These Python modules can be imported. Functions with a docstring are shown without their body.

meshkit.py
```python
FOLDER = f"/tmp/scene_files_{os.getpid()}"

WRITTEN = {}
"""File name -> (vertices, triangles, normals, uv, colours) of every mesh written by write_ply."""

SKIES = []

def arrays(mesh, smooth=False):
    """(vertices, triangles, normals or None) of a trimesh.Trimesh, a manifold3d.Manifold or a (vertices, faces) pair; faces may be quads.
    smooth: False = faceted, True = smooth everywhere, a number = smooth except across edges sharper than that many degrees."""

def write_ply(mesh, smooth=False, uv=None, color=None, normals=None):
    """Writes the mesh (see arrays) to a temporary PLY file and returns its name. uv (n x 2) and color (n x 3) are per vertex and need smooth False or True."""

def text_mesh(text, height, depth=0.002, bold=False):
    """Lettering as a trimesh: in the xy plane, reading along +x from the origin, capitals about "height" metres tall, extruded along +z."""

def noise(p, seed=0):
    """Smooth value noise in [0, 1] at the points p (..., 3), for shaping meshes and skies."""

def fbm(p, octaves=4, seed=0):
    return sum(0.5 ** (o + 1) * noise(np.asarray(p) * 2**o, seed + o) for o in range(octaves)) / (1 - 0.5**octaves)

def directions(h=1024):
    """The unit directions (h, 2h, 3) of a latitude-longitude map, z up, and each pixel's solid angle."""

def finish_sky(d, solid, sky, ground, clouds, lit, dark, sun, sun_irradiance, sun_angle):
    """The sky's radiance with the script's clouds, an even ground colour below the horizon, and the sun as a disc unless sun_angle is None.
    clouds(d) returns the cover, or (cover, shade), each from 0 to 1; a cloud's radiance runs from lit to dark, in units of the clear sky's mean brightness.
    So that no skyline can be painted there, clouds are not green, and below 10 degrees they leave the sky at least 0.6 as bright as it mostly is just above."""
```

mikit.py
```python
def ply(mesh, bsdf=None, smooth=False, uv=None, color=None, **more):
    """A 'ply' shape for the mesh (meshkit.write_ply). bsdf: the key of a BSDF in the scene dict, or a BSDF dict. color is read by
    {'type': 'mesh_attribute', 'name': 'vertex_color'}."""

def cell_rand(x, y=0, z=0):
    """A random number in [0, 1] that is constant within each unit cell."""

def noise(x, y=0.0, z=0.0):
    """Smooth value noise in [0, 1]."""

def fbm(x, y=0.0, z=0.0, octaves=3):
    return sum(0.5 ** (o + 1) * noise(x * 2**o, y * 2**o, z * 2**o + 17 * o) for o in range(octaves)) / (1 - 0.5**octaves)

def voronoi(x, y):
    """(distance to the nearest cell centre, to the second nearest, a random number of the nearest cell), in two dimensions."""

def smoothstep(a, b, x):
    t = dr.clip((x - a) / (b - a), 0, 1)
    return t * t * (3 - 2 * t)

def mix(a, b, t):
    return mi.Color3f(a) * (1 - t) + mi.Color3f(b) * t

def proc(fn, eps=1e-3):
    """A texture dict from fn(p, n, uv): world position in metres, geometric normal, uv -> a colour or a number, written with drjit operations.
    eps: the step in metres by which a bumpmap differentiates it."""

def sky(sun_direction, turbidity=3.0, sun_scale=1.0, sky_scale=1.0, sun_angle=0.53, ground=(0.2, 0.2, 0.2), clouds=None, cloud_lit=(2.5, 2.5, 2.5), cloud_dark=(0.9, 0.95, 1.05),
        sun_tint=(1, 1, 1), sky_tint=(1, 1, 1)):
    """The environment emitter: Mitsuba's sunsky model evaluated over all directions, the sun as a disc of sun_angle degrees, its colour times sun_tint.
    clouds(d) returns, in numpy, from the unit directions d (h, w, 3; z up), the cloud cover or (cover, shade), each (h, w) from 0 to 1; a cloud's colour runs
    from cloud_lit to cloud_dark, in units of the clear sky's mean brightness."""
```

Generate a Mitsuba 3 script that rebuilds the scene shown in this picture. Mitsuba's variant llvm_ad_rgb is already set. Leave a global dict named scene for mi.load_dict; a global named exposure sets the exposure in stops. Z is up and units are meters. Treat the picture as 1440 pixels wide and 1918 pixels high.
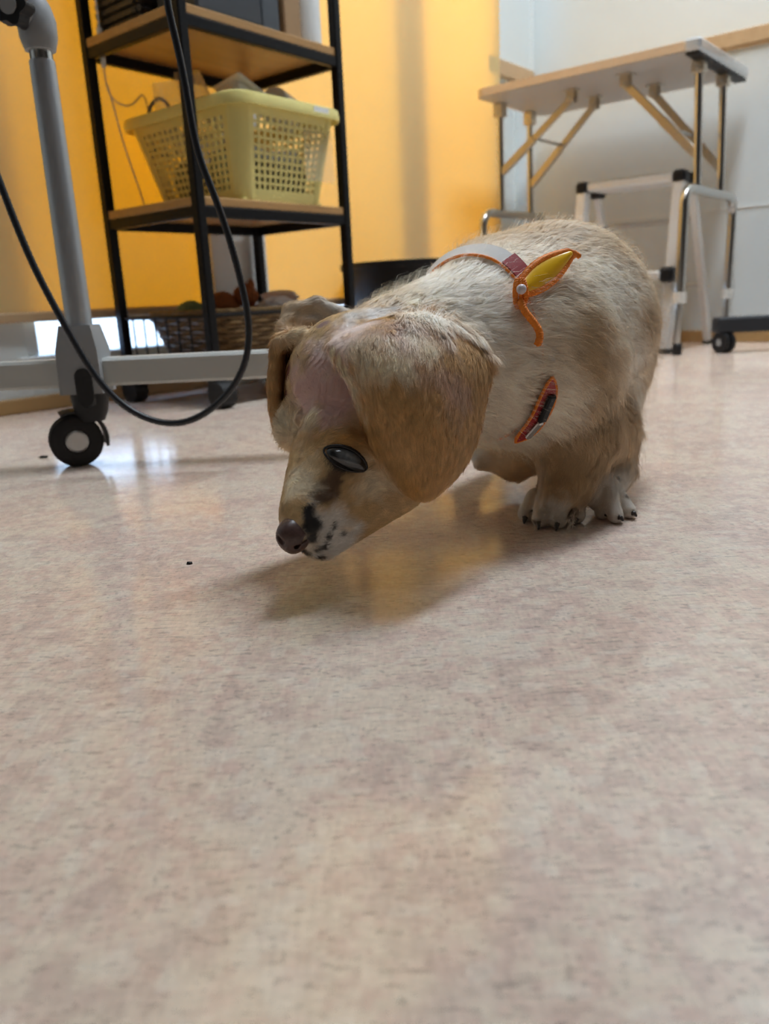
"""A small vet's room: an old tan dog sniffs the vinyl floor before a yellow blind, a rack, a folding table and a step stool."""
import math
import numpy as np
import trimesh
import drjit as dr
import mitsuba as mi
import meshkit
import mikit
from mikit import ply, proc, noise, fbm, smoothstep, mix
from scipy.interpolate import make_interp_spline
from scipy.spatial import cKDTree
from shapely.geometry import Polygon, box as rect

T = mi.ScalarTransform4f
scene, labels = {}, {}
rng = np.random.default_rng(7)

# ------------------------------------------------------------------ camera
EYE_HEIGHT, PITCH, ROLL, FOCAL = .155, math.radians(15.1), math.radians(2.7), 1490.0
fwd = np.array([0, math.cos(PITCH), -math.sin(PITCH)])
up0 = np.array([0, math.sin(PITCH), math.cos(PITCH)])
cam_up = math.sin(ROLL) * np.array([1.0, 0, 0]) + math.cos(ROLL) * up0
cam_at = np.array([0, 0, EYE_HEIGHT])
scene['camera'] = {'type': 'thinlens', 'fov': math.degrees(2 * math.atan(720 / FOCAL)), 'fov_axis': 'x', 'near_clip': .02, 'far_clip': 200.0,
                   'aperture_radius': .0014, 'focus_distance': .46,
                   'to_world': T().look_at(origin=cam_at.tolist(), target=(cam_at + fwd).tolist(), up=cam_up.tolist())}

# ------------------------------------------------------------------ light
exposure = -0.10
SKY_SCALE = 60.0
LAMP = 21.0
scene['sky'] = mikit.sky((.5, -.4, .77), turbidity=4.0, sun_scale=.0, sky_scale=SKY_SCALE, ground=(.34, .34, .33), sky_tint=(1.0, .97, .93))

# room frame: a runs along the window wall from the corner, b along the right wall, z up
E1 = np.array([-.6347, -.7727, 0.0])
E2 = np.array([.7727, -.6347, 0.0])
CORNER = np.array([.514, 2.632, 0.0])
ROOM = np.eye(4)
ROOM[:3, 0], ROOM[:3, 1], ROOM[:3, 3] = E1, E2, CORNER
SIZE_A, SIZE_B, CEILING = 4.4, 3.6, 2.4


def world(p):
    return (np.atleast_2d(p) @ ROOM[:3, :3].T + ROOM[:3, 3]).squeeze()


# ------------------------------------------------------------------ mesh helpers
def box(lo, hi, r=0.0):
    """A box with chamfered edges."""
    lo, hi = np.minimum(lo, hi).astype(float), np.maximum(lo, hi).astype(float)
    if r <= 0:
        m = trimesh.creation.box(extents=hi - lo)
        m.apply_translation((lo + hi) / 2)
        return m
    r = min(r, .49 * (hi - lo).min())
    pts = []
    for i in range(8):
        c = np.array([(lo, hi)[i >> k & 1][k] for k in range(3)])
        s = np.array([1 - 2 * (i >> k & 1) for k in range(3)])
        for k in range(3):
            q = c + s * r
            q[k] = c[k]
            pts.append(q)
    return trimesh.convex.convex_hull(np.array(pts))


def turn(m, x, y, z, o):
    M = np.eye(4)
    M[:3, 0], M[:3, 1], M[:3, 2], M[:3, 3] = x, y, z, o
    m = m.copy()
    m.apply_transform(M)
    return m


def frame(d, up=(0, 0, 1)):
    d = np.asarray(d, float) / np.linalg.norm(d)
    x = np.cross(up, d)
    if np.linalg.norm(x) < 1e-6:
        x = np.cross([1.0, 0, 0], d)
    x /= np.linalg.norm(x)
    return x, np.cross(d, x), d


def bar(p, q, w, h, r=.001, up=(0, 0, 1)):
    """A straight bar from p to q, w across and h along up."""
    p, q = np.asarray(p, float), np.asarray(q, float)
    x, y, d = frame(q - p, up)
    return turn(box([-w / 2, -h / 2, 0], [w / 2, h / 2, np.linalg.norm(q - p)], r), x, y, d, p)


def tube(path, radius, sides=12, closed=False):
    p = np.asarray(path, float)
    n = len(p)
    rad = np.broadcast_to(radius, n)
    t = (np.roll(p, -1, 0) - np.roll(p, 1, 0)) if closed else np.gradient(p, axis=0)
    t /= np.linalg.norm(t, axis=1, keepdims=True) + 1e-12
    u = frame(t[0])[0]
    us = []
    for k in range(n):
        u = u - t[k] * (u @ t[k])
        u /= np.linalg.norm(u) + 1e-12
        us.append(u)
    us = np.array(us)
    ws = np.cross(t, us)
    if closed:      # spread the leftover twist
        e = np.arctan2(us[0] @ ws[-1], us[0] @ us[-1])
        ph = e * np.arange(n) / n
        us, ws = us * np.cos(ph)[:, None] + ws * np.sin(ph)[:, None], ws * np.cos(ph)[:, None] - us * np.sin(ph)[:, None]
    a = np.arange(sides) * 2 * np.pi / sides
    v = p[:, None] + rad[:, None, None] * (np.cos(a)[None, :, None] * us[:, None] + np.sin(a)[None, :, None] * ws[:, None])
    v = v.reshape(-1, 3)
    f = []
    for k in range(n if closed else n - 1):
        k2 = (k + 1) % n
        for s in range(sides):
            s2 = (s + 1) % sides
            f += [[k * sides + s, k * sides + s2, k2 * sides + s2], [k * sides + s, k2 * sides + s2, k2 * sides + s]]
    if not closed:
        v = np.vstack([v, p[0], p[-1]])
        for s in range(sides):
            s2 = (s + 1) % sides
            f += [[n * sides, s2, s], [n * sides + 1, (n - 1) * sides + s, (n - 1) * sides + s2]]
    return trimesh.Trimesh(v, f, process=False)


def rod(p, q, r, sides=16):
    return tube([p, q], r, sides)


def curve(points, n=80):
    p = np.asarray(points, float)
    s = np.r_[0, np.cumsum(np.linalg.norm(np.diff(p, axis=0), axis=1))]
    return make_interp_spline(s / s[-1], p, k=3 if len(p) > 3 else 2)(np.linspace(0, 1, n))


def bend(points, radius, n=8):
    """A polyline with rounded corners."""
    p = [np.asarray(x, float) for x in points]
    out = [p[0]]
    for a, b, c in zip(p, p[1:], p[2:]):
        u, v = (a - b) / np.linalg.norm(a - b), (c - b) / np.linalg.norm(c - b)
        s, e = b + u * radius, b + v * radius
        for t in np.linspace(0, 1, n):
            out.append((1 - t) ** 2 * s + 2 * t * (1 - t) * b + t * t * e)
    return np.array(out + [p[-1]])


def lathe(profile, axis=(0, 0, 1), at=(0, 0, 0), sections=40):
    m = trimesh.creation.revolve(np.asarray(profile, float), sections=sections)
    x, y, d = frame(axis, (0, 0, 1) if abs(axis[2]) < .9 else (0, 1, 0))
    return turn(m, x, y, d, np.asarray(at, float))


def ball(c, r, sub=2):
    m = trimesh.creation.icosphere(subdivisions=sub)
    m.vertices = m.vertices * np.broadcast_to(r, 3) + np.asarray(c, float)
    return m


def join(*ms):
    return trimesh.util.concatenate(list(ms))


def grid_mesh(pts, thickness=0.0):
    """A sheet from an (n, m, 3) grid of points, with thickness when asked."""
    n, m = pts.shape[:2]
    i, j = np.meshgrid(np.arange(n - 1), np.arange(m - 1), indexing='ij')
    a = (i * m + j).ravel()
    q = np.stack([a, a + 1, a + m + 1, a + m], 1)
    f = np.vstack([q[:, [0, 1, 2]], q[:, [0, 2, 3]]])
    v = pts.reshape(-1, 3)
    if not thickness:
        return trimesh.Trimesh(v, f, process=False)
    nn = trimesh.Trimesh(v, f, process=False).vertex_normals
    k = n * m
    edge = np.r_[np.arange(m), np.arange(1, n) * m + m - 1, (n - 1) * m + np.arange(m - 2, -1, -1), np.arange(n - 2, 0, -1) * m]
    e2 = np.roll(edge, -1)
    rim = np.vstack([np.stack([edge, edge + k, e2 + k], 1), np.stack([edge, e2 + k, e2], 1)])
    return trimesh.Trimesh(np.vstack([v + nn * thickness / 2, v - nn * thickness / 2]), np.vstack([f, f[:, ::-1] + k, rim]), process=False)


def numbered(key):
    if key not in scene and key not in labels and not any(k.startswith(key + '__') for k in scene):
        return key
    i = 1
    while f'{key}_{i:03d}' in scene or any(k.startswith(f'{key}_{i:03d}__') for k in scene) or f'{key}_{i:03d}' in labels:
        i += 1
    return f'{key}_{i:03d}'


def thing(name, label, category, group=None):
    key = numbered(name)
    labels[key] = {'label': label, 'category': category}
    if group:
        labels[key]['group'] = group
    return key


def put(name, mesh, bsdf, parent=None, smooth=30, room=True, label=None, kind=None, **more):
    key = numbered(name if parent is None else f'{parent}__{name}')
    mesh = trimesh.Trimesh(mesh.vertices, mesh.faces, process=False)
    if room:
        mesh.apply_transform(ROOM)
    scene[key] = ply(mesh, bsdf, smooth=smooth, **more)
    if label or kind:
        labels.setdefault(key, {}).update({k: v for k, v in (('label', label), ('kind', kind)) if v})
    return key


def single(name, mesh, bsdf, label, category, smooth=30, room=True, group=None, **more):
    key = thing(name, label, category, group)
    mesh = trimesh.Trimesh(mesh.vertices, mesh.faces, process=False)
    if room:
        mesh.apply_transform(ROOM)
    scene[key] = ply(mesh, bsdf, smooth=smooth, **more)
    return key


def structure(name, mesh, bsdf, label, parent=None, smooth=False):
    return put(name, mesh, bsdf, parent, smooth, True, label, 'structure')


# ------------------------------------------------------------------ materials
def srgb(r, g, b):
    return [((c + .055) / 1.055) ** 2.4 if c > .04045 else c / 12.92 for c in (r, g, b)]


def rgb(c):
    return {'type': 'rgb', 'value': list(c)}


def paint(name, color, rough=.5, spec=.5, metallic=0.0, **kw):
    tex = color if isinstance(color, dict) else rgb(color)
    scene[name] = {'type': 'twosided', 'b': {'type': 'principled', 'base_color': tex, 'roughness': rough, 'specular': spec, 'metallic': metallic, **kw}}


def room_ab(p):
    x, y = p.x - CORNER[0], p.y - CORNER[1]
    return x * E1[0] + y * E1[1], x * E2[0] + y * E2[1]


def floor_colour(p, n, uv):
    x, y = p.x, p.y
    big = fbm(x * 26, y * 26, 3.1, octaves=3)
    mid = fbm(x * 115 + 9, y * 115, 7.7, octaves=3)
    small = noise(x * 330, y * 330, 2.2)
    fibre = fbm(x * 260 + 3 * noise(x * 40, y * 40), y * 700, 1.0, octaves=2)
    fibre2 = fbm(x * 800, y * 260 + 3 * noise(x * 35, y * 35, 5.0), 4.0, octaves=2)
    c = mix((.56, .425, .36), (.62, .525, .43), smoothstep(.36, .64, .34 * big + .44 * mid + .22 * small))
    c = mix(c, (.47, .36, .315), .5 * smoothstep(.54, .70, fbm(x * 60 + 40, y * 60, 2.0, octaves=3)))
    c = mix(c, (.66, .605, .525), .35 * smoothstep(.66, .76, noise(x * 150 + 5 * big, y * 150, 8.8)))
    c = c * (.89 + .22 * fibre) * (.90 + .20 * fibre2)
    stroke = smoothstep(.76, .84, noise(x * 330 + 6 * noise(x * 50, y * 50, 3.0), y * 1300, 6.0))
    return c * (1 - .25 * stroke)


def floor_rough(p, n, uv):
    return .10 + .06 * fbm(p.x * 20, p.y * 20, 1.5, octaves=2) + .03 * noise(p.x * 300, p.y * 300)


scene['mat_floor'] = {'type': 'twosided', 'b': {'type': 'principled', 'base_color': proc(floor_colour), 'roughness': proc(floor_rough), 'specular': .62}}


def wall_colour(p, n, uv):
    a, b = room_ab(p)
    return mi.Color3f(.66, .71, .71) * (.97 + .06 * fbm(a * 3 + b * 3, p.z * 3, a, octaves=2))


paint('mat_wall', proc(wall_colour), .6, .3)
paint('mat_ceiling', (.38, .37, .36), .8, .2)
paint('mat_parapet', (.74, .75, .75), .8, .2)
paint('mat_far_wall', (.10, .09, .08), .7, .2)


def wood_at(c0, c1, scale):
    def fn(p, n, uv):
        a, b = room_ab(p)
        g = fbm(a * 3 * scale, b * 60 * scale, p.z * 40 * scale, octaves=3)
        return mix(c0, c1, g)
    return fn


paint('mat_trim', proc(wood_at((.46, .30, .16), (.56, .39, .22), 1.0)), .45)
paint('mat_baseboard', proc(wood_at((.40, .23, .085), (.50, .31, .13), 1.0)), .45)
paint('mat_board', proc(wood_at((.34, .18, .060), (.46, .265, .10), 1.0)), .4)
paint('mat_white_frame', (.72, .74, .73), .4)
paint('mat_black', (.006, .006, .007), .5, .35)
paint('mat_black_steel', (.004, .004, .005), .40, .22)
paint('mat_rubber', (.010, .010, .011), .55, .4)
paint('mat_cable', (.010, .012, .017), .38, .5)
paint('mat_grey_paint', (.42, .455, .49), .30, .5, .5)
paint('mat_hose', (.22, .22, .21), .5)
paint('mat_grey_cast', (.27, .285, .295), .45, .5)
paint('mat_bar', (.50, .52, .50), .38, .5)
paint('mat_chrome', (.62, .62, .60), .16, .5, 1.0)
paint('mat_brass_chrome', (.56, .51, .43), .34, .5, .8)
paint('mat_aluminium', (.78, .79, .79), .36, .5, .35)
paint('mat_zinc', (.55, .56, .56), .35, .5, .8)
paint('mat_table_top', (.47, .45, .43), .5)
paint('mat_table_edge', proc(wood_at((.66, .48, .31), (.75, .57, .39), 1.0)), .4)
paint('mat_silver', (.70, .73, .76), .28, .5, .6)
paint('mat_yellow', (.74, .66, .24), .38, .5)
paint('mat_dark_cloth', (.085, .075, .060), .8, .2)
paint('mat_white_plastic', (.74, .77, .76), .4)
paint('mat_bright_plastic', (.89, .90, .89), .35)
paint('mat_grey_box', (.035, .040, .047), .55)
paint('mat_blue_box', (.055, .066, .078), .55)
paint('mat_brown_box', (.32, .20, .10), .6)
paint('mat_dark_base', (.020, .024, .030), .5)
paint('mat_sleeve', (.70, .69, .64), .5)
paint('mat_cord', (.62, .50, .42), .5)
paint('mat_red', (.36, .015, .02), .45)
paint('mat_orange', (.84, .24, .018), .5, .4, 0.0, sheen=.4)
paint('mat_gold', (.86, .50, .015), .28, .5)
paint('mat_pearl', (.62, .56, .58), .2, .6)
paint('mat_collar', (.80, .79, .77), .5)
paint('mat_plush', (.26, .085, .025), .8, .2)
paint('mat_green', (.16, .19, .075), .7, .2)
paint('mat_pink', (.62, .30, .31), .8, .2)
paint('mat_cloth', (.66, .60, .58), .8, .2)
paint('mat_nose', proc(lambda p, n, uv: mix((.105, .060, .052), (.060, .035, .031), fbm(p.x * 700, p.y * 700, p.z * 700, octaves=2))), .33, .5)
paint('mat_eye', {'type': 'mesh_attribute', 'name': 'vertex_color'}, .06, .6, 0.0, clearcoat=1.0, clearcoat_gloss=.97)
paint('mat_lid', (.012, .010, .010), .35, .5)
paint('mat_claw', (.045, .036, .032), .35, .5)


def wicker_colour(p, n, uv):
    a, b = room_ab(p)
    return mix((.085, .045, .015), (.20, .12, .042), noise(a * 90, b * 90, p.z * 130))


paint('mat_wicker', proc(wicker_colour), .5)
paint('mat_black_wicker', proc(lambda p, n, uv: mix((.018, .015, .013), (.045, .036, .030), noise(p.x * 160, p.y * 160, p.z * 160))), .5)
scene['mat_fur'] = {'type': 'twosided', 'b': {'type': 'principled', 'base_color': {'type': 'mesh_attribute', 'name': 'vertex_color'}, 'roughness': .52, 'specular': .35, 'sheen': .25}}
FOREHEAD = (-.0314, .4359, .1123)
cam_right = math.cos(ROLL) * np.array([1.0, 0, 0]) - math.sin(ROLL) * up0
ACROSS = [float(q) for q in .88 * cam_right - .47 * cam_up]      # across the creases of the bald forehead


def crease_height(p, n, uv):
    x, y, z = p.x - FOREHEAD[0], p.y - FOREHEAD[1], p.z - FOREHEAD[2]
    s = x * ACROSS[0] + y * ACROSS[1] + z * ACROSS[2]
    near = 1 - smoothstep(.018, .042, dr.sqrt(x * x + y * y + z * z))
    fold = .5 + .5 * dr.sin(s * 1700 + 11 * noise(p.x * 95, p.y * 95, p.z * 95))
    return near * (fold * smoothstep(.3, .75, noise(p.x * 130, p.y * 130, p.z * 130)) + .35 * noise(p.x * 900, p.y * 900, p.z * 900))


scene['mat_skin'] = {'type': 'twosided', 'b': {'type': 'bumpmap', 'scale': .0010, 'h': proc(crease_height, 2e-4),
                     'b': {'type': 'principled', 'base_color': {'type': 'mesh_attribute', 'name': 'vertex_color'}, 'roughness': .45, 'specular': .45}}}
scene['mat_pane'] = {'type': 'thindielectric', 'int_ior': 1.5}
scene['mat_clear_plastic'] = {'type': 'blendbsdf', 'weight': .20, 'a': {'type': 'thindielectric', 'int_ior': 1.45},
                              'b': {'type': 'principledthin', 'base_color': rgb((.80, .78, .74)), 'roughness': .4, 'diff_trans': 1.0}}
# roller blind cloth: cream where lit from the room, deep yellow where daylight comes through
scene['mat_blind'] = {'type': 'blendbsdf', 'weight': .68,
                      'a': {'type': 'principledthin', 'base_color': rgb((.95, .26, .004)), 'roughness': .9, 'diff_trans': 2.0, 'spec_trans': 0.0, 'eta': 1.01},
                      'b': {'type': 'twosided', 'b': {'type': 'diffuse', 'reflectance': rgb((.86, .72, .36))}}}

# ------------------------------------------------------------------ the room
W = .10
WU, WR = .03, .13     # the right wall's face above and below its rail
structure('floor', box([-W, -W, -.05], [SIZE_A + W, SIZE_B + W, 0]), 'mat_floor', 'glossy mottled pinkish beige vinyl floor')
structure('ceiling', box([-W, -W, CEILING], [SIZE_A + W, SIZE_B + W, CEILING + .05]), 'mat_ceiling', 'plain white ceiling')
RA0, RA1, RZ0, RZ1 = .240, 1.70, .035, 2.05       # the window's opening
structure('wall_left', join(box([-W, -W, 0], [RA0, 0, CEILING]), box([RA1, -W, 0], [SIZE_A, 0, CEILING]), box([RA0, -W, RZ1], [RA1, 0, CEILING]), box([RA0, -W, 0], [RA1, 0, RZ0])),
          'mat_wall', 'white wall around the window with the yellow blind')
structure('wall_right', join(box([-W, 0, 0], [WU, SIZE_B, CEILING]), box([WU, 0, 0], [WR, SIZE_B, .700])), 'mat_wall', 'white panelled wall behind the folding table')
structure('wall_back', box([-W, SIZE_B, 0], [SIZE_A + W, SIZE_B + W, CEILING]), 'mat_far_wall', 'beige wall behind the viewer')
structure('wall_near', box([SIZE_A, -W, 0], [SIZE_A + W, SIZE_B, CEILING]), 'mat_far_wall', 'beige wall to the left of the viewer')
structure('baseboard_right', box([WR, .008, 0], [WR + .009, SIZE_B, .030], .002), 'mat_baseboard', 'low brown wooden baseboard under the white wall')
structure('baseboard_left', box([0, 0, 0], [SIZE_A, .009, .024], .002), 'mat_baseboard', 'low brown wooden baseboard under the window')
structure('trim_1', join(box([WU, .012, .700], [WR + .012, SIZE_B, .734], .002), box([WR, .012, .694], [WR + .007, SIZE_B, .700])), 'mat_trim', 'brown wooden rail along the white right wall')
structure('trim_2', join(box([WU + .002, 0, .737], [RA0 + .05, .012, .778], .002), box([WU + .002, 0, .7345], [RA0 + .05, .007, .737])), 'mat_trim', 'short brown wooden rail between the corner and the blind')
structure('trim_3', box([WR, 0, .330], [WR + .0025, SIZE_B, .334]), 'mat_white_frame', 'thin level joint strip between the wall panels')
structure('trim_4', box([WU, 0, .78], [WU + .006, .006, CEILING]), 'mat_white_frame', 'thin strip in the corner of the walls')
for k, b in enumerate((.91, 1.82, 2.73)):
    structure('trim_%d' % (5 + k), join(box([WR, b - .002, .03], [WR + .0022, b + .002, .69]), box([WU, b - .002, .74], [WU + .0022, b + .002, CEILING])), 'mat_white_frame', 'thin upright joint strip on the right wall')

win = structure('window_1', join(box([RA0, -.075, RZ1 - .05], [RA1, -.006, RZ1], .003), box([RA0, -.075, RZ0], [RA1, -.004, .088], .003), box([RA0, -.075, .088], [RA0 + .025, -.006, RZ1 - .05], .003),
                            box([RA1 - .025, -.075, .088], [RA1, -.006, RZ1 - .05], .003)), 'mat_white_frame', 'white window frame behind the yellow blind')
put('mullion', box([.577, -.06, .088], [.706, -.003, RZ1 - .05], .004), 'mat_white_frame', win, False)
put('sill', box([RA0 - .02, -.01, .070], [RA1 + .02, .010, .088], .002), 'mat_white_frame', win, False)
for a0, a1 in ((RA0 + .025, .577), (.706, RA1 - .025)):
    v = np.array([[a0, -.045, .088], [a1, -.045, .088], [a1, -.045, RZ1 - .05], [a0, -.045, RZ1 - .05]])
    put('pane', trimesh.Trimesh(v, [[0, 1, 2], [0, 2, 3]], process=False), 'mat_pane', win, False)

# the roller blind: cloth sheet with a weighted bottom rail, its roll above the window
BL0, BL1 = .232, 2.1
bl = thing('roller_blind', 'yellow roller blind glowing with daylight, hanging behind the black rack', 'roller blind')
aa, zz = np.linspace(BL0, BL1, 60), np.linspace(.150, 2.12, 40)
ga, gz = np.meshgrid(aa, zz, indexing='ij')
put('cloth', grid_mesh(np.stack([ga, .012 + .0012 * np.sin(ga * 9) + 0 * gz, gz], -1)), 'mat_blind', bl, True)
put('bottom_rail', box([BL0, .007, .142], [BL1, .018, .158], .003), 'mat_trim', bl)
put('roll', rod([BL0, .030, 2.13], [BL1, .030, 2.13], .026, 24), 'mat_white_frame', bl)

structure('terrace', box([-3, -1.35, -.10], [6, -W, -.02]), 'mat_parapet', 'pale balcony floor outside the window')
structure('wall_outside', box([-3, -1.45, -.10], [6, -1.35, .95]), 'mat_parapet', 'pale balcony wall outside the window')

# ceiling lights, outside the frame: the room's own lamps
scene['lamp_light'] = {'type': 'diffuse', 'reflectance': rgb((.8, .8, .8))}
LAMPS = [(1.0, .95, 2.15, 'long flat ceiling light near the corner of the room'), (2.05, 1.0, .16, 'long flat ceiling light above the viewer')]
for a, b, power, said in LAMPS:
    lk = thing('ceiling_light', said, 'ceiling light', 'ceiling lights of the room')
    put('housing', box([a - .62, b - .17, CEILING - .045], [a + .62, b + .17, CEILING - .002], .004), 'mat_white_frame', lk)
    z = CEILING - .048
    v = np.array([[a - .59, b - .14, z], [a + .59, b - .14, z], [a + .59, b + .14, z], [a - .59, b + .14, z]])
    put('diffuser', trimesh.Trimesh(v, [[0, 2, 1], [0, 3, 2]], process=False), 'lamp_light', lk, False, emitter={'type': 'area', 'radiance': rgb(power * LAMP * np.array([.90, 1.0, 1.11]))})

# ------------------------------------------------------------------ the rack
A0, A1, B0, B1 = 1.233, 1.557, .060, .289
rk = thing('shelf_rack', 'black steel rack with brown wooden shelves standing before the yellow blind', 'shelf rack')
PW = .0080
for a, b in ((A1, B1), (A1, B0), (A0, B1), (A0, B0)):
    put('post', box([a - PW, b - PW, .045], [a + PW, b + PW, 1.15], .002), 'mat_black_steel', rk)
for z in (.548, .297, .060, .83):
    put('shelf_board', box([A0 - .006, B0 - .004, z], [A1 + .006, B1 + .004, z + .013], .0015), 'mat_board', rk)
    for p, q in (((A0, B0), (A1, B0)), ((A1, B0), (A1, B1)), ((A1, B1), (A0, B1)), ((A0, B1), (A0, B0))):
        put('rail', bar([*p, z - .008], [*q, z - .008], .012, .016, .0015), 'mat_black_steel', rk)
for p, q in (((A1, B0), (A1, B1)), ((A1, B1), (A0, B1)), ((A0, B1), (A0, B0)), ((A0, B0), (A1, B0))):
    put('guard_rail', rod([*p, .140], [*q, .140], .0035, 8), 'mat_black_steel', rk)
for k in range(6):
    b = B0 + .03 + k * .03
    put('guard_wire', rod([A1, b, .073], [A1, b, .140], .0016, 6), 'mat_black_steel', rk)
for a, b in ((A1, B1), (A1, B0), (A0, B1), (A0, B0)):
    cs = put('caster', join(box([a - .010, b - .012, .022], [a + .010, b + .012, .046], .003), rod([a - .013, b + .012, .0205], [a + .013, b + .012, .0205], .0205, 20)), 'mat_rubber', rk)

# things on the rack's upper shelf
ZS = .562
bk = thing('woven_box', 'dark brown woven box on the upper left of the rack', 'box')
put('body', box([1.405, .064, ZS], [1.536, .176, ZS + .17], .006), 'mat_black_wicker', bk)
for k in range(12):
    z = ZS + .008 + k * .0125
    put('weave', join(*[tube(np.array([[1.536 + .0012 + .0012 * math.cos(math.pi * (i + k)), .068 + i * .0083, z] for i in range(13)]), .0052, 5), tube(np.array([[1.41 + i * .0077, .176 + .0012 + .0012 * math.cos(math.pi * (i + k)), z] for i in range(18)]), .0052, 5)]),
        'mat_black_wicker', bk, 60)
gb = thing('storage_box', 'dark charcoal box at the front of the upper rack shelf', 'box')
put('body', box([1.392, .192, ZS], [1.520, .283, ZS + .12], .004), 'mat_grey_box', gb)
put('lid', box([1.3895, .189, ZS + .12], [1.523, .286, ZS + .135], .003), 'mat_grey_box', gb)
gb = thing('storage_box', 'slate grey box between the charcoal box and the brown carton', 'box')
put('body', box([1.346, .170, ZS], [1.388, .276, ZS + .13], .004), 'mat_blue_box', gb)
put('lid', box([1.344, .168, ZS + .13], [1.3885, .278, ZS + .142], .003), 'mat_blue_box', gb)
ct = thing('carton', 'narrow brown carton beside the white container on the upper shelf', 'carton')
put('body', box([1.303, .190, ZS], [1.341, .280, ZS + .11], .002), 'mat_brown_box', ct)
put('flap', box([1.303, .190, ZS + .110], [1.341, .234, ZS + .112]), 'mat_brown_box', ct)
put('flap', box([1.303, .236, ZS + .110], [1.341, .280, ZS + .112]), 'mat_brown_box', ct)
wc = thing('white_container', 'white round plastic container at the right end of the upper shelf', 'container')
put('body', lathe([[0, 0], [.022, 0], [.0235, .003], [.0235, .12], [.021, .128], [0, .128]], at=(1.272, .262, ZS)), 'mat_white_plastic', wc)
put('cap', lathe([[0, .128], [.014, .128], [.014, .148], [.012, .150], [0, .150]], at=(1.272, .262, ZS)), 'mat_white_plastic', wc)

# the yellow basket on the middle shelf
ZB = .3105
bs = thing('plastic_basket', 'pale yellow plastic lattice basket full of things on the middle rack shelf', 'basket')
bot = (1.288, 1.468, .085, .288)
top = (1.262, 1.487, .032, .312)
HB, RC = .140, .022


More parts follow.
